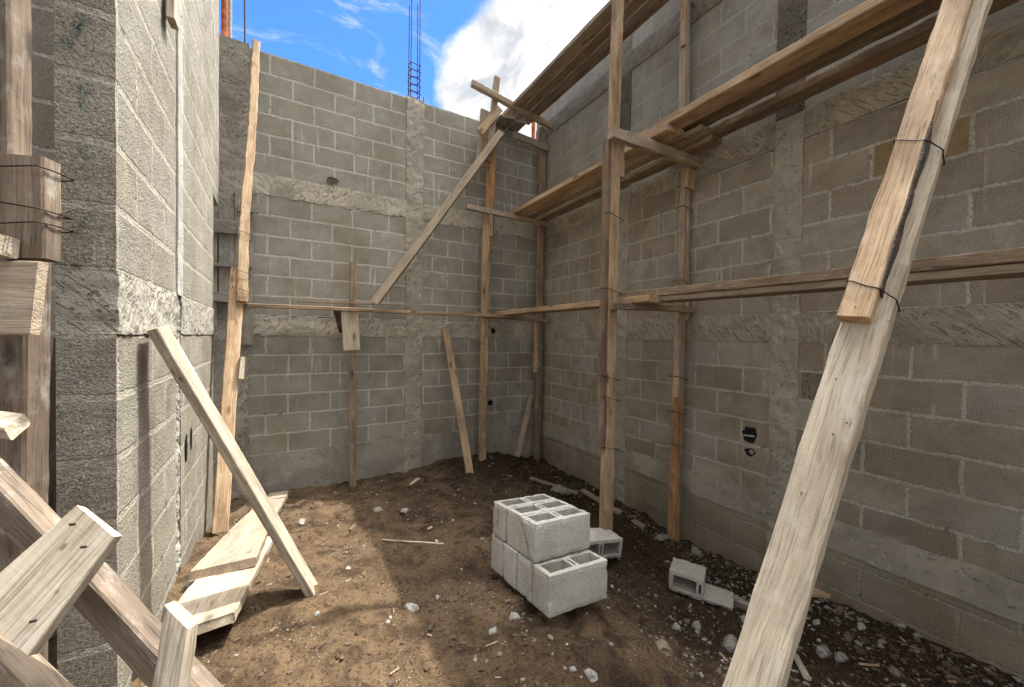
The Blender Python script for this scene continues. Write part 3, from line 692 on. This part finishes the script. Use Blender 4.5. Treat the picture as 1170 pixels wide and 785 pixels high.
# top platform
flat('plank', 'outermost board of the top platform, its pale edge against the sky', -.635, -.50, .05, -3.2, 4.60, .045, 'grey')
flat('plank', 'dark brown middle board of the top platform seen from below', -.49, -.385, .10, -3.2, 4.595, .04, 'brown')
flat('plank', 'greyish board of the top platform seen from below between two brown ones', -.375, -.295, .05, -3.2, 4.59, .04, 'form')
flat('plank', 'innermost dark board of the top platform', -.285, -.215, .0, -2.9, 4.595, .04, 'brown')
for i, (x0, x1) in enumerate(((-.78, -.58), (-.56, -.40))):
    flat('short_plank', ['outer of two short mossy boards jutting out under the top platform', 'inner of two short mossy boards jutting out under the top platform'][i], x0, x1, .25, -.22, 4.43, .03, 'form', zb=4.445, group='short boards under the top platform', skew=(.2, .3))
# ledger along the far wall, its prop and brace
lz = 1.89
simple_board('ledger', 'long orange tan rail running level along the far wall', 'rail', at(284, 349, 'y', -.17), V3(-.62, -.33, 1.885), .035, .09, NY, M['tan'])
lv = simple_board('batten', 'thin batten lying on the rail along the far wall', 'batten', at(338, 346, 'y', -.17)+V3(0, 0, .012), at(458, 349, 'y', -.17)+V3(0, 0, .012), .012, .05, NY, M['brown'])
pr_ = empty('prop', (-2.49, -.16, 0), 'upright prop of the far rail with a pale board nailed on its middle', 'prop')
board('timber', V3(-2.49, -.14, -.05), at(403, 300, 'y', -.14), .065, .045, NY, M['brown'], pr_)
board('nailed_board', at(402, 400, 'y', -.235), at(400, 357, 'y', -.235), .165, .025, NY, M['pale'], pr_)
board('block_end', V3(-2.60, -.17, 1.80), V3(-2.44, -.21, 1.82), .05, .06, NY, M['tan'], pr_)
board('bracket', at(384, 352, 'y', -.1), at(391, 379, 'y', -.02), .07, .03, NY, M['dark'], pr_)
simple_board('brace', 'long diagonal timber slanting up from the far rail to the leaning post', 'brace', at(428, 346, 'y', -.24), at(573, 151, 'y', -.29), .09, .04, (-.3, -1, .5), M['grey'])
# loose leaning sticks by the far wall
e = at(538, 545, 'y', -.6); simple_board('leaning_board', 'short pale board leaning on the far wall left of the post', 'board', V3(e.x, e.y, .02), at(509, 375, 'y', -.04), .085, .03, (-.3, -1, .35), M['tan'])
simple_board('leaning_board', 'small grey stick leaning into the far corner', 'board', at(591, 522, 'y', -.32), at(607, 452, 'y', -.06), .065, .03, (0, -1, .3), M['grey'])
# formwork boards on the corner column
FW = empty('formwork', (-3.56, -.05, 1.5), 'grey formwork boards with battens fixed over the far left column', 'formwork')
for (u0, u1, v0, v1) in ((241, 248, 240, 372), (250, 268, 236, 345), (269, 289, 215, 394)):
    a = at(u0, v0, 'y', -.035); c_ = at(u1, v1, 'y', -.035)
    board('board', V3((a.x+c_.x)/2, -.035, c_.z), V3((a.x+c_.x)/2, -.035, a.z), abs(c_.x-a.x), .025, NY, M['form'], FW)
for (u0, v0, u1, v1, hh) in ((238, 258, 283, 262, .12), (241, 302, 288, 305, .03), (240, 338, 288, 343, .09), (272, 237, 296, 240, .07)):
    board('batten', at(u0, v0, 'y', -.062), at(u1, v1, 'y', -.062), hh, .024, NY, M['form'], FW)
# tall leaning post at left
a = V3(-3.50, -1.20, .22); c_ = at(291, 49, 'y', -.07); mid = a.lerp(c_, .42)
tl = empty('leaning_post', a, 'tall knotty post of two lapped timbers leaning on the far wall beside the formwork', 'post')
ofs = V3(.04, -.04, 0)
board('lower_timber', a, a.lerp(c_, .46), .095, .05, (.2, -1, .2), M['tan'], tl)
board('upper_timber', a.lerp(c_, .395)+ofs, c_+ofs*.4, .075, .05, (.2, -1, .2), M['tan'], tl, jag=3.2, taper=.8)
board('nailed_block', a.lerp(c_, .25)+V3(.065, -.02, 0), a.lerp(c_, .29)+V3(.07, -.02, 0), .035, .04, (.2, -1, .2), M['pale'], tl)
x, y, z = frame(a, c_, (.2, -1, .2))
for t in (.415, .45, .53): wire(tl, a.lerp(c_, t)+ofs*.6, x, y, z, .105, .11)
simple_board('wall_board', 'short vertical board fixed high on the sunlit left wall', 'board', V3(XL+.03, -2.27, 3.02), V3(XL+.03, -2.27, 3.75), .085, .03, (1, 0, 0), M['pale'])
# board leaning on the left wall
e = V3(-2.94, -2.39, .26)
simple_board('leaning_board', 'clean pale board leaning from the sunlit left wall down to the dirt', 'board', at(180, 374, 'x', XL+.05), e, .150, .034, (.93, -.04, .36), M['pale'], jag=.8, skew=(.0, .25))
# planks lying on the dirt
pA = V3(-3.17, -.18, .06); pB = V3(-3.355, -2.20, .445)
simple_board('lying_plank', 'wide dusty plank lying on the dirt along the left wall with a split near end', 'plank', pB, pA, .27, .045, (0, 0, 1), M['grey'], jag=2.0, taper=.62, skew=(-.15, .2))
simple_board('lying_plank', 'second dusty plank sticking out from under the wide one', 'plank', at(222, 722, 'z', .465), V3(-3.28, -1.7, .325), .25, .042, (.05, 0, 1), M['grey'], jag=1.6, skew=(-.45, 0))
# ------------------------------------------------------------------ timbers close to the camera, bottom left
def nail(parent, p, n): 
    n = Vector(n).normalized(); o = cyl('nail', M['nail'], None, Vector(p)-n*.006, Vector(p)+n*.002, .0021, 8)
    o.parent = parent; o.matrix_local = parent_inv(parent); return o
A0 = dep(-45, 512, .78); A1 = dep(187, 757, .66); dA = (A1-A0).normalized()
A2 = A1 + dA*((A1.z-.34)/-dA.z)
nA = (dA.cross(V3(0, 0, 1))).normalized()
if nA.dot(fw) > 0: nA = -nA
upA = (V3(0, 0, 1)-dA*dA.z).normalized()
simple_board('near_brace', 'thick weathered beam slanting down across the bottom left foreground', 'brace', A0, A2, .060, .036, (nA*1.0+upA*.05), M['old'], jag=1.0)
B1 = V3(-3.345, -3.655, 1.300); B0 = V3(-3.447, -3.672, 1.165)
nB = V3(-.40, -.80, .42)
bb = simple_board('nailed_board', 'broad sunlit board nailed across the slanting beam, nearest the camera', 'board', B0, B1, .142, .018, nB, M['pale'], jag=.7, taper=.66)
xb, yb, zb = frame(B0, B1, nB)
for (t, yy) in ((.90, .020), (.82, -.024), (.22, -.045)): nail(bb, B0.lerp(B1, t)+yb*yy+zb*.019, zb)
C0 = dep(-60, 688, .76); C1 = dep(38, 788, .68); dC = (C1-C0).normalized(); C2 = C1+dC*((C1.z-.34)/-dC.z)
simple_board('near_brace', 'lower slanting beam cut off by the bottom left edge of the picture', 'brace', C0, C2, .065, .036, (nA+upA*.05), M['old'])
D1 = dep(207, 702, .60); D0 = dep(193, 790, .575); dD = (D0-D1).normalized(); D0 = D1 + dD*((.33-D1.z)/dD.z)
simple_board('near_stake', 'pale rough stake standing against the slanting beam at the bottom edge', 'stake', D0, D1, .040, .028, (-.35, -1, .5), M['pale'], jag=1.5, skew=(0, .9))
E0 = dep(-260, 455, .92); E1 = dep(20, 487, .80)
simple_board('near_batten', 'white end of a batten poking in from the left edge above the slanting beam', 'batten', E0, E1, .05, .03, (0, -.6, 1), M['pale'], skew=(0, -.6))
# upright shoring left of the pier
SH = empty('shoring_post', dep(20, 640, 1.05), 'heavy upright shoring post at the left edge, lapped timbers bound with wire', 'post')
G0 = dep(22, 640, 1.05); G0.z = .36; G1 = dep(27, 380, 1.03)
board('lower_timber', G0, V3(G1.x, G1.y, 2.02), .088, .07, (-.35, -.9, 0), M['old'], SH)
H0 = dep(10, 260, 1.02); board('upper_timber', V3(H0.x-.02, H0.y, 1.72), V3(H0.x-.02, H0.y, 3.6), .115, .06, (-.35, -.9, 0), M['old'], SH)
I0 = dep(37, 297, 1.0); I1 = dep(37, 182, 1.0); board('splice', I0, I1, .092, .05, (-.35, -.9, 0), M['old'], SH)
F0 = dep(-12, 341, .96); F1 = dep(45, 341, .96); board('cross_board', F0, F1, .185, .022, (-.45, -.85, .1), M['grey'], SH)
board('block_end', dep(-8, 283, .95), dep(12, 283, .95), .05, .04, (-.45, -.85, .1), M['pale'], SH)
for v_ in (200, 237, 262):
    p = dep(16, v_, 1.0); wire(SH, p, V3(0, 0, 1), V3(.9, -.35, 0).normalized(), V3(.35, .9, 0).normalized(), .185, .09, r=.002, tilt=.12, k=(1 if v_ != 237 else -1))
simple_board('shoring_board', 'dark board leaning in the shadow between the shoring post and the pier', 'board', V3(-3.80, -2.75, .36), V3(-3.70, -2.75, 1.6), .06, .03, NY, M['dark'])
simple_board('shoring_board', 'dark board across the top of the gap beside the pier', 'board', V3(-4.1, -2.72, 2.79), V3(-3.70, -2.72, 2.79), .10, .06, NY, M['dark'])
# ------------------------------------------------------------------ the big shore on the right, close to the camera
K0 = dep(858, 785, .95); K1 = dep(992, 365, 1.13); dK = (K1-K0).normalized()
Kb = K0 + dK*((.28-K0.z)/dK.z); Kt = K0 + dK*((-.05-K0.x)/dK.x)
SHR = empty('raking_shore', Kb, 'big pale raking shore of two wired timbers leaning across the right foreground', 'shore')
nK = (CAM-K1); nK = (nK.normalized()*.60 + V3(-.55, 0, .62)); 
board('main_timber', Kb, Kt, .105, .06, nK, M['pale'], SHR, jag=1.3)
xk, yk, zk = frame(Kb, Kt, nK)
side = 1 if yk.dot(rt) < 0 else -1
U0 = dep(984, 363, 1.085); U1 = U0 + dK*3.2
lim = (-.10-U0.x)/dK.x; U1 = U0+dK*lim
U0 = K0 + dK*(U0-K0).dot(dK) 
off = zk*.052 + yk*side*.018
upb = board('upper_timber', U0+off, Kt-dK*.12+off, .075, .042, nK, M['tan'], SHR, jag=1.4)
board('bark_edge', U0+dK*.09+off-yk*side*.040, U0+dK*.78+off-yk*side*.038, .005, .0425, nK, M['bark'], SHR, jag=1.6)
e_ = .002
HUL = [(side*y_, z_) for y_, z_ in ((-.0525-e_, -.030-e_), (-.0525-e_, .030+e_), (-.020-e_, .073+e_), (.0555+e_, .073+e_), (.0565+e_, .030), (.0525+e_, -.030-e_))]
for t in (.10, .63): wire(SHR, U0+dK*t, xk, yk, zk, .1, .1, r=.0019, tilt=.35, hull=HUL)
nail(SHR, U0+dK*.03+off+zk*.021, zk)
for t, yy in ((.18, .02), (.30, -.03), (.34, -.01), (.52, .015)): nail(SHR, U0-dK*t+zk*.030+yk*yy, zk)
# ------------------------------------------------------------------ concrete blocks
def hollow_block(name, L_=.39, W_=.145, H_=.195, broken=0):
    'two-cell hollow block; X long, Y wide, Z high (cells run along Z)'
    t = .028; web = .030
    bm = bmesh.new()
    def boxm(x0, x1, y0, y1, z0, z1):
        pass
    c0 = L_/2
    xs = [0, t, c0-.021, c0-.0065, c0+.0065, c0+.021, L_-t, L_]; ys = [0, t, t+.012, W_-t-.012, W_-t, W_]
    def solid(i, j): return not ((1 <= j <= 3 and i in (1, 5)) or (i == 3 and j == 2))
    def inside(i, j):
        if not (0 <= i < 7 and 0 <= j < 5): return False
        if broken == 1 and i >= 5 and j >= 1: return False
        return solid(i, j)
    nz = 8
    zs = [H_*k/nz for k in range(nz+1)]
    def sub(a, b_, st=.024):
        n = max(1, round(abs(b_-a)/st)); return [a+(b_-a)*k/n for k in range(n+1)]
    cache = {}
    def vv(x, y, z):
        key = (round(x, 5), round(y, 5), round(z, 5))
        if key not in cache: cache[key] = bm.verts.new(key)
        return cache[key]
    def quad(f, ua, ub):
        for a in range(len(ua)-1):
            for b_ in range(len(ub)-1):
                vs = [vv(*f(ua[a], ub[b_])), vv(*f(ua[a+1], ub[b_])), vv(*f(ua[a+1], ub[b_+1])), vv(*f(ua[a], ub[b_+1]))]
                try: bm.faces.new(vs)
                except ValueError: pass
    for i in range(7):
        for j in range(5):
            if not inside(i, j): continue
            ux = sub(xs[i], xs[i+1]); uy = sub(ys[j], ys[j+1])
            for z in (0, H_): quad(lambda a, b_, z=z: (a, b_, z), ux, uy)
            if not inside(i-1, j): quad(lambda a, b_, x=xs[i]: (x, a, b_), uy, zs)
            if not inside(i+1, j): quad(lambda a, b_, x=xs[i+1]: (x, a, b_), uy, zs)
            if not inside(i, j-1): quad(lambda a, b_, y=ys[j]: (a, y, b_), ux, zs)
            if not inside(i, j+1): quad(lambda a, b_, y=ys[j+1]: (a, y, b_), ux, zs)
    bmesh.ops.recalc_face_normals(bm, faces=bm.faces)
    sd_ = random.random()*50
    # groove lines between the cells on the web, worn corners
    for v in bm.verts:
        p = v.co.copy()
        k = sum(1 for c_, m_ in ((p.x, L_), (p.y, W_), (p.z, H_)) if c_ < 1e-4 or c_ > m_-1e-4)
        e = mn.fractal(p*30+Vector((sd_, 0, 0)), .8, 2.0, 3)
        cen = Vector((L_/2, W_/2, H_/2))
        if k >= 2:
            dv = Vector((np.sign(cen.x-p.x) if (p.x < 1e-4 or p.x > L_-1e-4) else 0, np.sign(cen.y-p.y) if (p.y < 1e-4 or p.y > W_-1e-4) else 0, np.sign(cen.z-p.z) if (p.z < 1e-4 or p.z > H_-1e-4) else 0))
            v.co += dv*(.002+.006*max(0, e)) 
            if broken and p.x > L_*.5: v.co += dv*.010*abs(mn.noise(p*40))
        else: v.co += Vector((e, mn.noise(p*40), mn.noise(p*37)))*.0014
    bmesh.ops.bevel(bm, geom=[e for e in bm.edges if e.calc_face_angle(0) > 1.0], offset=.0025, segments=1, affect='EDGES')
    me = bpy.data.meshes.new(name); bm.to_mesh(me); bm.free()
    me.uv_layers.new(name='UVMap')
    for lp in me.loops: me.uv_layers[0].data[lp.index].uv = (.2, .1)
    me.materials.append(M['raw_block'])
    # a mortar-key slot through the middle web, open at both ends
    return me
meshes = [hollow_block('concrete_block') for _ in range(4)]
def rot(yaw, pa, pb):
    return Matrix.Rotation(yaw, 4, 'Z') @ Matrix.Rotation(pa, 4, 'Y') @ Matrix.Rotation(pb, 4, 'X')
def place_block(me, mw, label, group='loose hollow concrete blocks'):
    o = bpy.data.objects.new('concrete_block', me); COL.objects.link(o); o.matrix_world = mw
    return tag(o, label, 'block', group)
low = Matrix.Translation((-2.0, -3.095, .283)) @ rot(.02, .075, -.095)
lows = ['nearest block of the bottom row, its two square holes showing', 'second block from the front in the bottom row, under the nearest top block', 'third block from the front in the bottom row, only its end showing',
        'rearmost block of the bottom row, at the left of the pile']
for k in range(4):
    place_block(meshes[k % 4], low @ Matrix.Translation((random.uniform(-.004, .004), k*.1485, 0)), lows[k])
topm = low @ Matrix.Translation((.012, .135, .1975)) @ Matrix.Rotation(.02, 4, 'Z')
tops = ['front block of the top row of the pile, with a green slash on its end', 'middle block of the top row of the pile', 'rear block of the top row of the pile, with green smears on its end']
for k in range(3):
    o = place_block(meshes[(k+1) % 4], topm @ Matrix.Translation((random.uniform(-.006, .006), k*.1485, 0)), tops[k])
    if k != 1:
        V = []; F = []
        pts = [(.12, .165), (.09, .12), (.06, .07), (.05, .03)] if k == 0 else [(.08, .17), (.07, .12), (.085, .08), (.06, .03)]
        for q, (yy, zz) in enumerate(pts):
            V += [(-.003, yy+.007, zz), (-.003, yy-.007, zz)]
            if q: F.append((2*q-2, 2*q-1, 2*q+1, 2*q))
        mk = bpy.data.meshes.new('crayon_mark'); mk.from_pydata(V, [], F); link('crayon_mark', mk, M['mark'], o)
# block on its side beside the post: cells point to the camera
side_m = Matrix.Translation((-1.335, -2.50, .055)) @ rot(-.11, .12, 0) @ Matrix.Rotation(math.radians(90), 4, 'X') @ Matrix.Translation((0, 0, -.195))
place_block(meshes[2], side_m, 'block lying on its side behind the pile, both holes facing the camera')
tl_m = Matrix.Translation((-1.32, -2.20, .17)) @ rot(.55, .62, .25)
place_block(meshes[1], tl_m, 'tilted smooth block half hidden between the pile and the tall post')
bme = hollow_block('broken_block', broken=1)
bo = bpy.data.objects.new('broken_block', bme); COL.objects.link(bo)
bo.matrix_world = Matrix.Translation((-.815, -2.84, -.10)) @ rot(-1.06, .03, -.02) @ Matrix.Rotation(math.radians(90), 4, 'X') @ Matrix.Translation((0, 0, -.195))
tag(bo, 'broken block on its side in the dark dirt, one cell snapped away', 'block', 'loose hollow concrete blocks')
# ------------------------------------------------------------------ stones, rubble, scraps
def stone_mesh(name, r, sd_, flatk=.6, sub=2):
    bm = bmesh.new(); bmesh.ops.create_icosphere(bm, subdivisions=sub, radius=r)
    for v in bm.verts:
        p = v.co/r
        k = 1+.42*mn.noise(p*1.3+Vector((sd_, 0, 0)))+.18*mn.noise(p*3.1+Vector((0, sd_, 0)))
        v.co = Vector((v.co.x*k*1.15, v.co.y*k*.85, v.co.z*k*flatk))
    # flat broken facets
    for _ in range(3):
        n = Vector((random.uniform(-1, 1), random.uniform(-1, 1), random.uniform(-.2, 1))).normalized(); dd = r*random.uniform(.42, .65)
        for v in bm.verts:
            h = v.co.dot(n)-dd
            if h > 0: v.co -= n*h*.9
    me = bpy.data.meshes.new(name); bm.to_mesh(me); bm.free(); return me
def gpt(u, v):
    d = ray(u, v); t = .6
    for _ in range(400):
        p = CAM+d*t
        if p.z <= ground_z(p.x, p.y): break
        t += .012
    return CAM+d*t
stones = [(469, 695, 9, 'whitish angular lump on the sunlit dirt left of the block pile', 'stone'), (588, 706, 8, 'grey stone in front of the left corner of the block pile', 'stone'),
          (564, 721, 6, 'smaller stone in front of the block pile, lower left', 'stone'), (676, 772, 9, 'pale stone at the bottom edge below the block pile', 'stone'),
          (655, 765, 4, 'small pebble left of the pale bottom stone', 'stone'), (543, 753, 3, 'tiny white pebble low in front of the pile', 'stone'),
          (757, 741, 12, 'flat earthy stone half buried right of the block pile', 'earth_stone'), (836, 737, 11, 'pale slab of rubble beside the foot of the big shore', 'stone'),
          (774, 718, 6, 'long white chip in front of the broken block', 'stone'), (795, 715, 6, 'curved whitish chip below the broken block', 'stone'),
          (362, 702, 4, 'white pebble under the foot of the pale leaning board', 'stone'), (345, 597, 5, 'pale lump right of the far end of the lying plank', 'stone'),
          (432, 582, 5, 'left stone of the little cluster on the bare dirt', 'stone'), (462, 584, 5, 'right stone of the little cluster on the bare dirt', 'stone'),
          (795, 630, 7, 'grey lump against the foot of the right wall', 'stone'), (755, 615, 8, 'flat grey shard beside the orange post foot', 'stone'),
          (500, 683, 4, 'small pale stone at the edge of the shade', 'stone'), (940, 745, 9, 'whitish rubble lump right of the big shore', 'stone'),
          (962, 752, 8, 'second whitish rubble lump right of the big shore', 'stone'), (905, 735, 6, 'chunk of rubble just behind the big shore', 'earth_stone'),
          (218, 668, 6, 'crumb of mortar between the lying plank and the left wall', 'stone'), (640, 560, 11, 'crumpled pale cement bag scrap near the right wall foot', 'stone')]
for i, (u, v, rp, lb, mt) in enumerate(stones):
    p = gpt(u, v+rp*.2); Z = (p-CAM).dot(fw); r = rp*Z/FPX*1.05
    o = link('rubble_stone', stone_mesh('rubble_stone', r, i*2.3, .55), M[mt]); o.location = p+V3(0, 0, r*.22); o.rotation_euler = (random.uniform(-.2, .2), random.uniform(-.2, .2), random.uniform(0, 6))
    tag(o, lb, 'stone', 'larger stones on the dirt')
def scatter(name, n, fn, rmin, rmax, mat, label, cat, chips=False, seedv=1):
    rnd = random.Random(seedv); V = []; F = []
    bm = bmesh.new(); bmesh.ops.create_icosphere(bm, subdivisions=1, radius=1); bm.verts.ensure_lookup_table()
    bv = [v.co.copy() for v in bm.verts]; bf = [tuple(v.index for v in f.verts) for f in bm.faces]; bm.free()
    if chips:
        bv = [Vector((x, y, z)) for x in (-1, 1) for y in (-1, 1) for z in (-1, 1)]
        bf = [(0, 1, 3, 2), (4, 6, 7, 5), (0, 4, 5, 1), (2, 3, 7, 6), (0, 2, 6, 4), (1, 5, 7, 3)]
    k = 0
    while k < n:
        x, y, pr = fn(rnd)
        if rnd.random() > pr or not (-3.54 < x < -.02 and y < -.03): continue
        k += 1
        r = rmin*(rmax/rmin)**(rnd.random()**2.2)
        z = ground_z(x, y)
        if chips: sc = Vector((r*rnd.uniform(2, 6), r*rnd.uniform(.3, 1), r*.15))
        else: sc = Vector((r*rnd.uniform(.8, 1.4), r*rnd.uniform(.6, 1), r*rnd.uniform(.4, .8)))
        R_ = Matrix.Rotation(rnd.uniform(0, 6.3), 3, 'Z') @ Matrix.Rotation(rnd.uniform(-.35, .35), 3, 'X') @ Matrix.Rotation(rnd.uniform(-.25, .25), 3, 'Y')
        b0_ = len(V)
        for c_ in bv:
            q = Vector((c_.x*sc.x, c_.y*sc.y, c_.z*sc.z))*(1 if chips else rnd.uniform(.6, 1.2))
            V.append(tuple(R_ @ q + Vector((x, y, z+sc.z*.35))))
        F += [tuple(i+b0_ for i in f) for f in bf]
    me = bpy.data.meshes.new(name); me.from_pydata(V, [], F)
    o = link(name, me, mat); tag(o, label, cat, kind='stuff'); return o
def dens(rnd):
    m_ = rnd.random()
    if m_ < .30: x = -abs(rnd.gauss(.05, .28)); y = -5+4.9*rnd.random()**1.3
    elif m_ < .42: x = -3.5+abs(rnd.gauss(0, .12)); y = rnd.uniform(-2.9, -.3)
    elif m_ < .62: x = rnd.gauss(-.9, .5); y = rnd.gauss(-4.0, .55)
    else: x = rnd.uniform(-3.3, -.1); y = rnd.uniform(-4.6, -.1)
    t = mn.noise(Vector((x*2.4, y*2.4, 3.3)))
    return x, y, max(.06, min(1, .35+1.8*t))
scatter('gravel', 6500, dens, .0022, .018, M['gravel'], 'mixed grit, mortar crumbs and small stones strewn over the dirt', 'gravel', seedv=3)
def dens2(rnd):
    if rnd.random() < .5: return -abs(rnd.gauss(.15, .4)), rnd.uniform(-4.6, -.2), 1
    return rnd.uniform(-3.3, -.2), rnd.uniform(-4.4, -.2), .5
def dens_r(rnd):
    return -abs(rnd.gauss(.1, .35)), rnd.uniform(-4.7, -2.6), 1
scatter('rubble', 420, dens_r, .008, .034, M['gravel'], 'pale broken rubble heaped along the foot of the right wall', 'rubble', seedv=21)
scatter('wood_chips', 420, dens2, .003, .010, M['chips'], 'wood splinters and dry stalks scattered on the dirt', 'splinters', chips=True, seedv=5)
# clods of dug earth as part of the ground litter
M['clod'] = gravel_mat('clod_mix', [(.05, .032, .021), (.11, .072, .046), (.07, .045, .03), (.15, .10, .065)])
def dens3(rnd):
    x = rnd.uniform(-3.4, -.05); y = rnd.uniform(-4.7, -.1); t = mn.noise(Vector((x*1.8, y*1.8, 8.8)))
    return x, y, max(.08, min(1, .3+2*t + (.5 if x > -.9 else 0)))
scatter('earth_clods', 4200, dens3, .003, .017, M['clod'], 'dark clods of dug soil', 'soil', seedv=9)
def scrap(label, u0, v0, u1, v1, wd, th, mat, name='wood_scrap', cat='wood scrap', lift=.02, **kw):
    p, q = gpt(u0, v0), gpt(u1, v1)
    simple_board(name, label, cat, p+V3(0, 0, lift), q+V3(0, 0, lift), wd, th, (0, 0, 1), M[mat], **kw)
scrap('short board offcut lying just right of the big shore', 915, 679, 966, 683, .07, .03, 'tan')
scrap('pointed wooden stake lying at the foot of the right wall', 1034, 714, 974, 684, .06, .035, 'tan', lift=.025, point=.8)
scrap('thin dry stick lying across the dirt left of the pile', 436, 619, 507, 624, .013, .010, 'grey', 'stick', 'stick', lift=.012)
scrap('little wood offcut on the far dirt by the prop', 469, 556, 478, 549, .035, .02, 'tan')
scrap('broken piece of grey block wall jutting from the dirt by the big shore', 838, 688, 862, 700, .05, .05, 'form')
scrap('splintered pale slat lying along the right wall foot behind the tall post', 665, 562, 735, 604, .07, .02, 'grey')
scrap('brown slat lying in the debris near the far corner', 606, 548, 660, 566, .06, .02, 'brown')
scrap('white splinter of wood at the foot of the big shore', 908, 752, 922, 780, .03, .012, 'pale')
# ------------------------------------------------------------------ steel and pipes on top of the far wall
RB = empty('rebar_cage', (-1.80, .05, 4.4), 'thin rebar cage with square stirrups rising from the column of the far wall', 'rebar')
for dx, dy, h in ((-.055, 0, 5.75), (.055, 0, 5.72), (-.055, .1, 5.6), (.055, .1, 5.65)):
    o = cyl('bar', M['rust'], RB, V3(dx, dy-.02, -.15), V3(dx*.9, dy-.02, h-4.4), .0055, 8)
for k in range(6):
    z_ = .04+.085*k+random.uniform(-.01, .01)
    for a_, c_ in (((-.062, -.027), (.062, -.027)), ((.062, -.027), (.062, .087)), ((.062, .087), (-.062, .087)), ((-.062, .087), (-.062, -.027))):
        cyl('stirrup', M['rust'], RB, V3(a_[0], a_[1], z_), V3(c_[0], c_[1], z_+random.uniform(-.01, .01)), .0045, 6)
stp = [o for o in RB.children if o.name.startswith('stirrup')]
q = at(258, 50, 'y', .06); PV = empty('pipe', (q.x-.01, .06, 4.40), 'orange and grey plastic pipe standing up behind the far left corner', 'pipe')
cyl('conduit', M['pvc'], PV, V3(0, 0, -.1), V3(0, 0, 1.6), .028, 14); cyl('sleeve', M['grade_b'], PV, V3(.035, .02, -.1), V3(.035, .02, 1.6), .022, 12)
q = at(280, 52, 'y', .06)
o = cyl('rebar', M['rust'], None, V3(q.x, .06, 4.3), V3(q.x-.01, .06, 5.6), .007, 8); tag(o, 'single thin bar sticking up from the far wall near its left end', 'rebar')
q = at(484, 112, 'y', .05)
o = cyl('rebar', M['rust'], None, V3(q.x, .05, 4.3), V3(q.x, .05, 4.52), .005, 8); tag(o, 'short stub of bar just right of the rebar cage', 'rebar')
q = at(604, 128, 'y', .4)
o = cyl('orange_pipe', M['pvc'], None, V3(.08, .35, 4.0), V3(.08, .35, 5.05), .03, 14); tag(o, 'orange pipe glimpsed behind the far corner under the top platform', 'pipe')
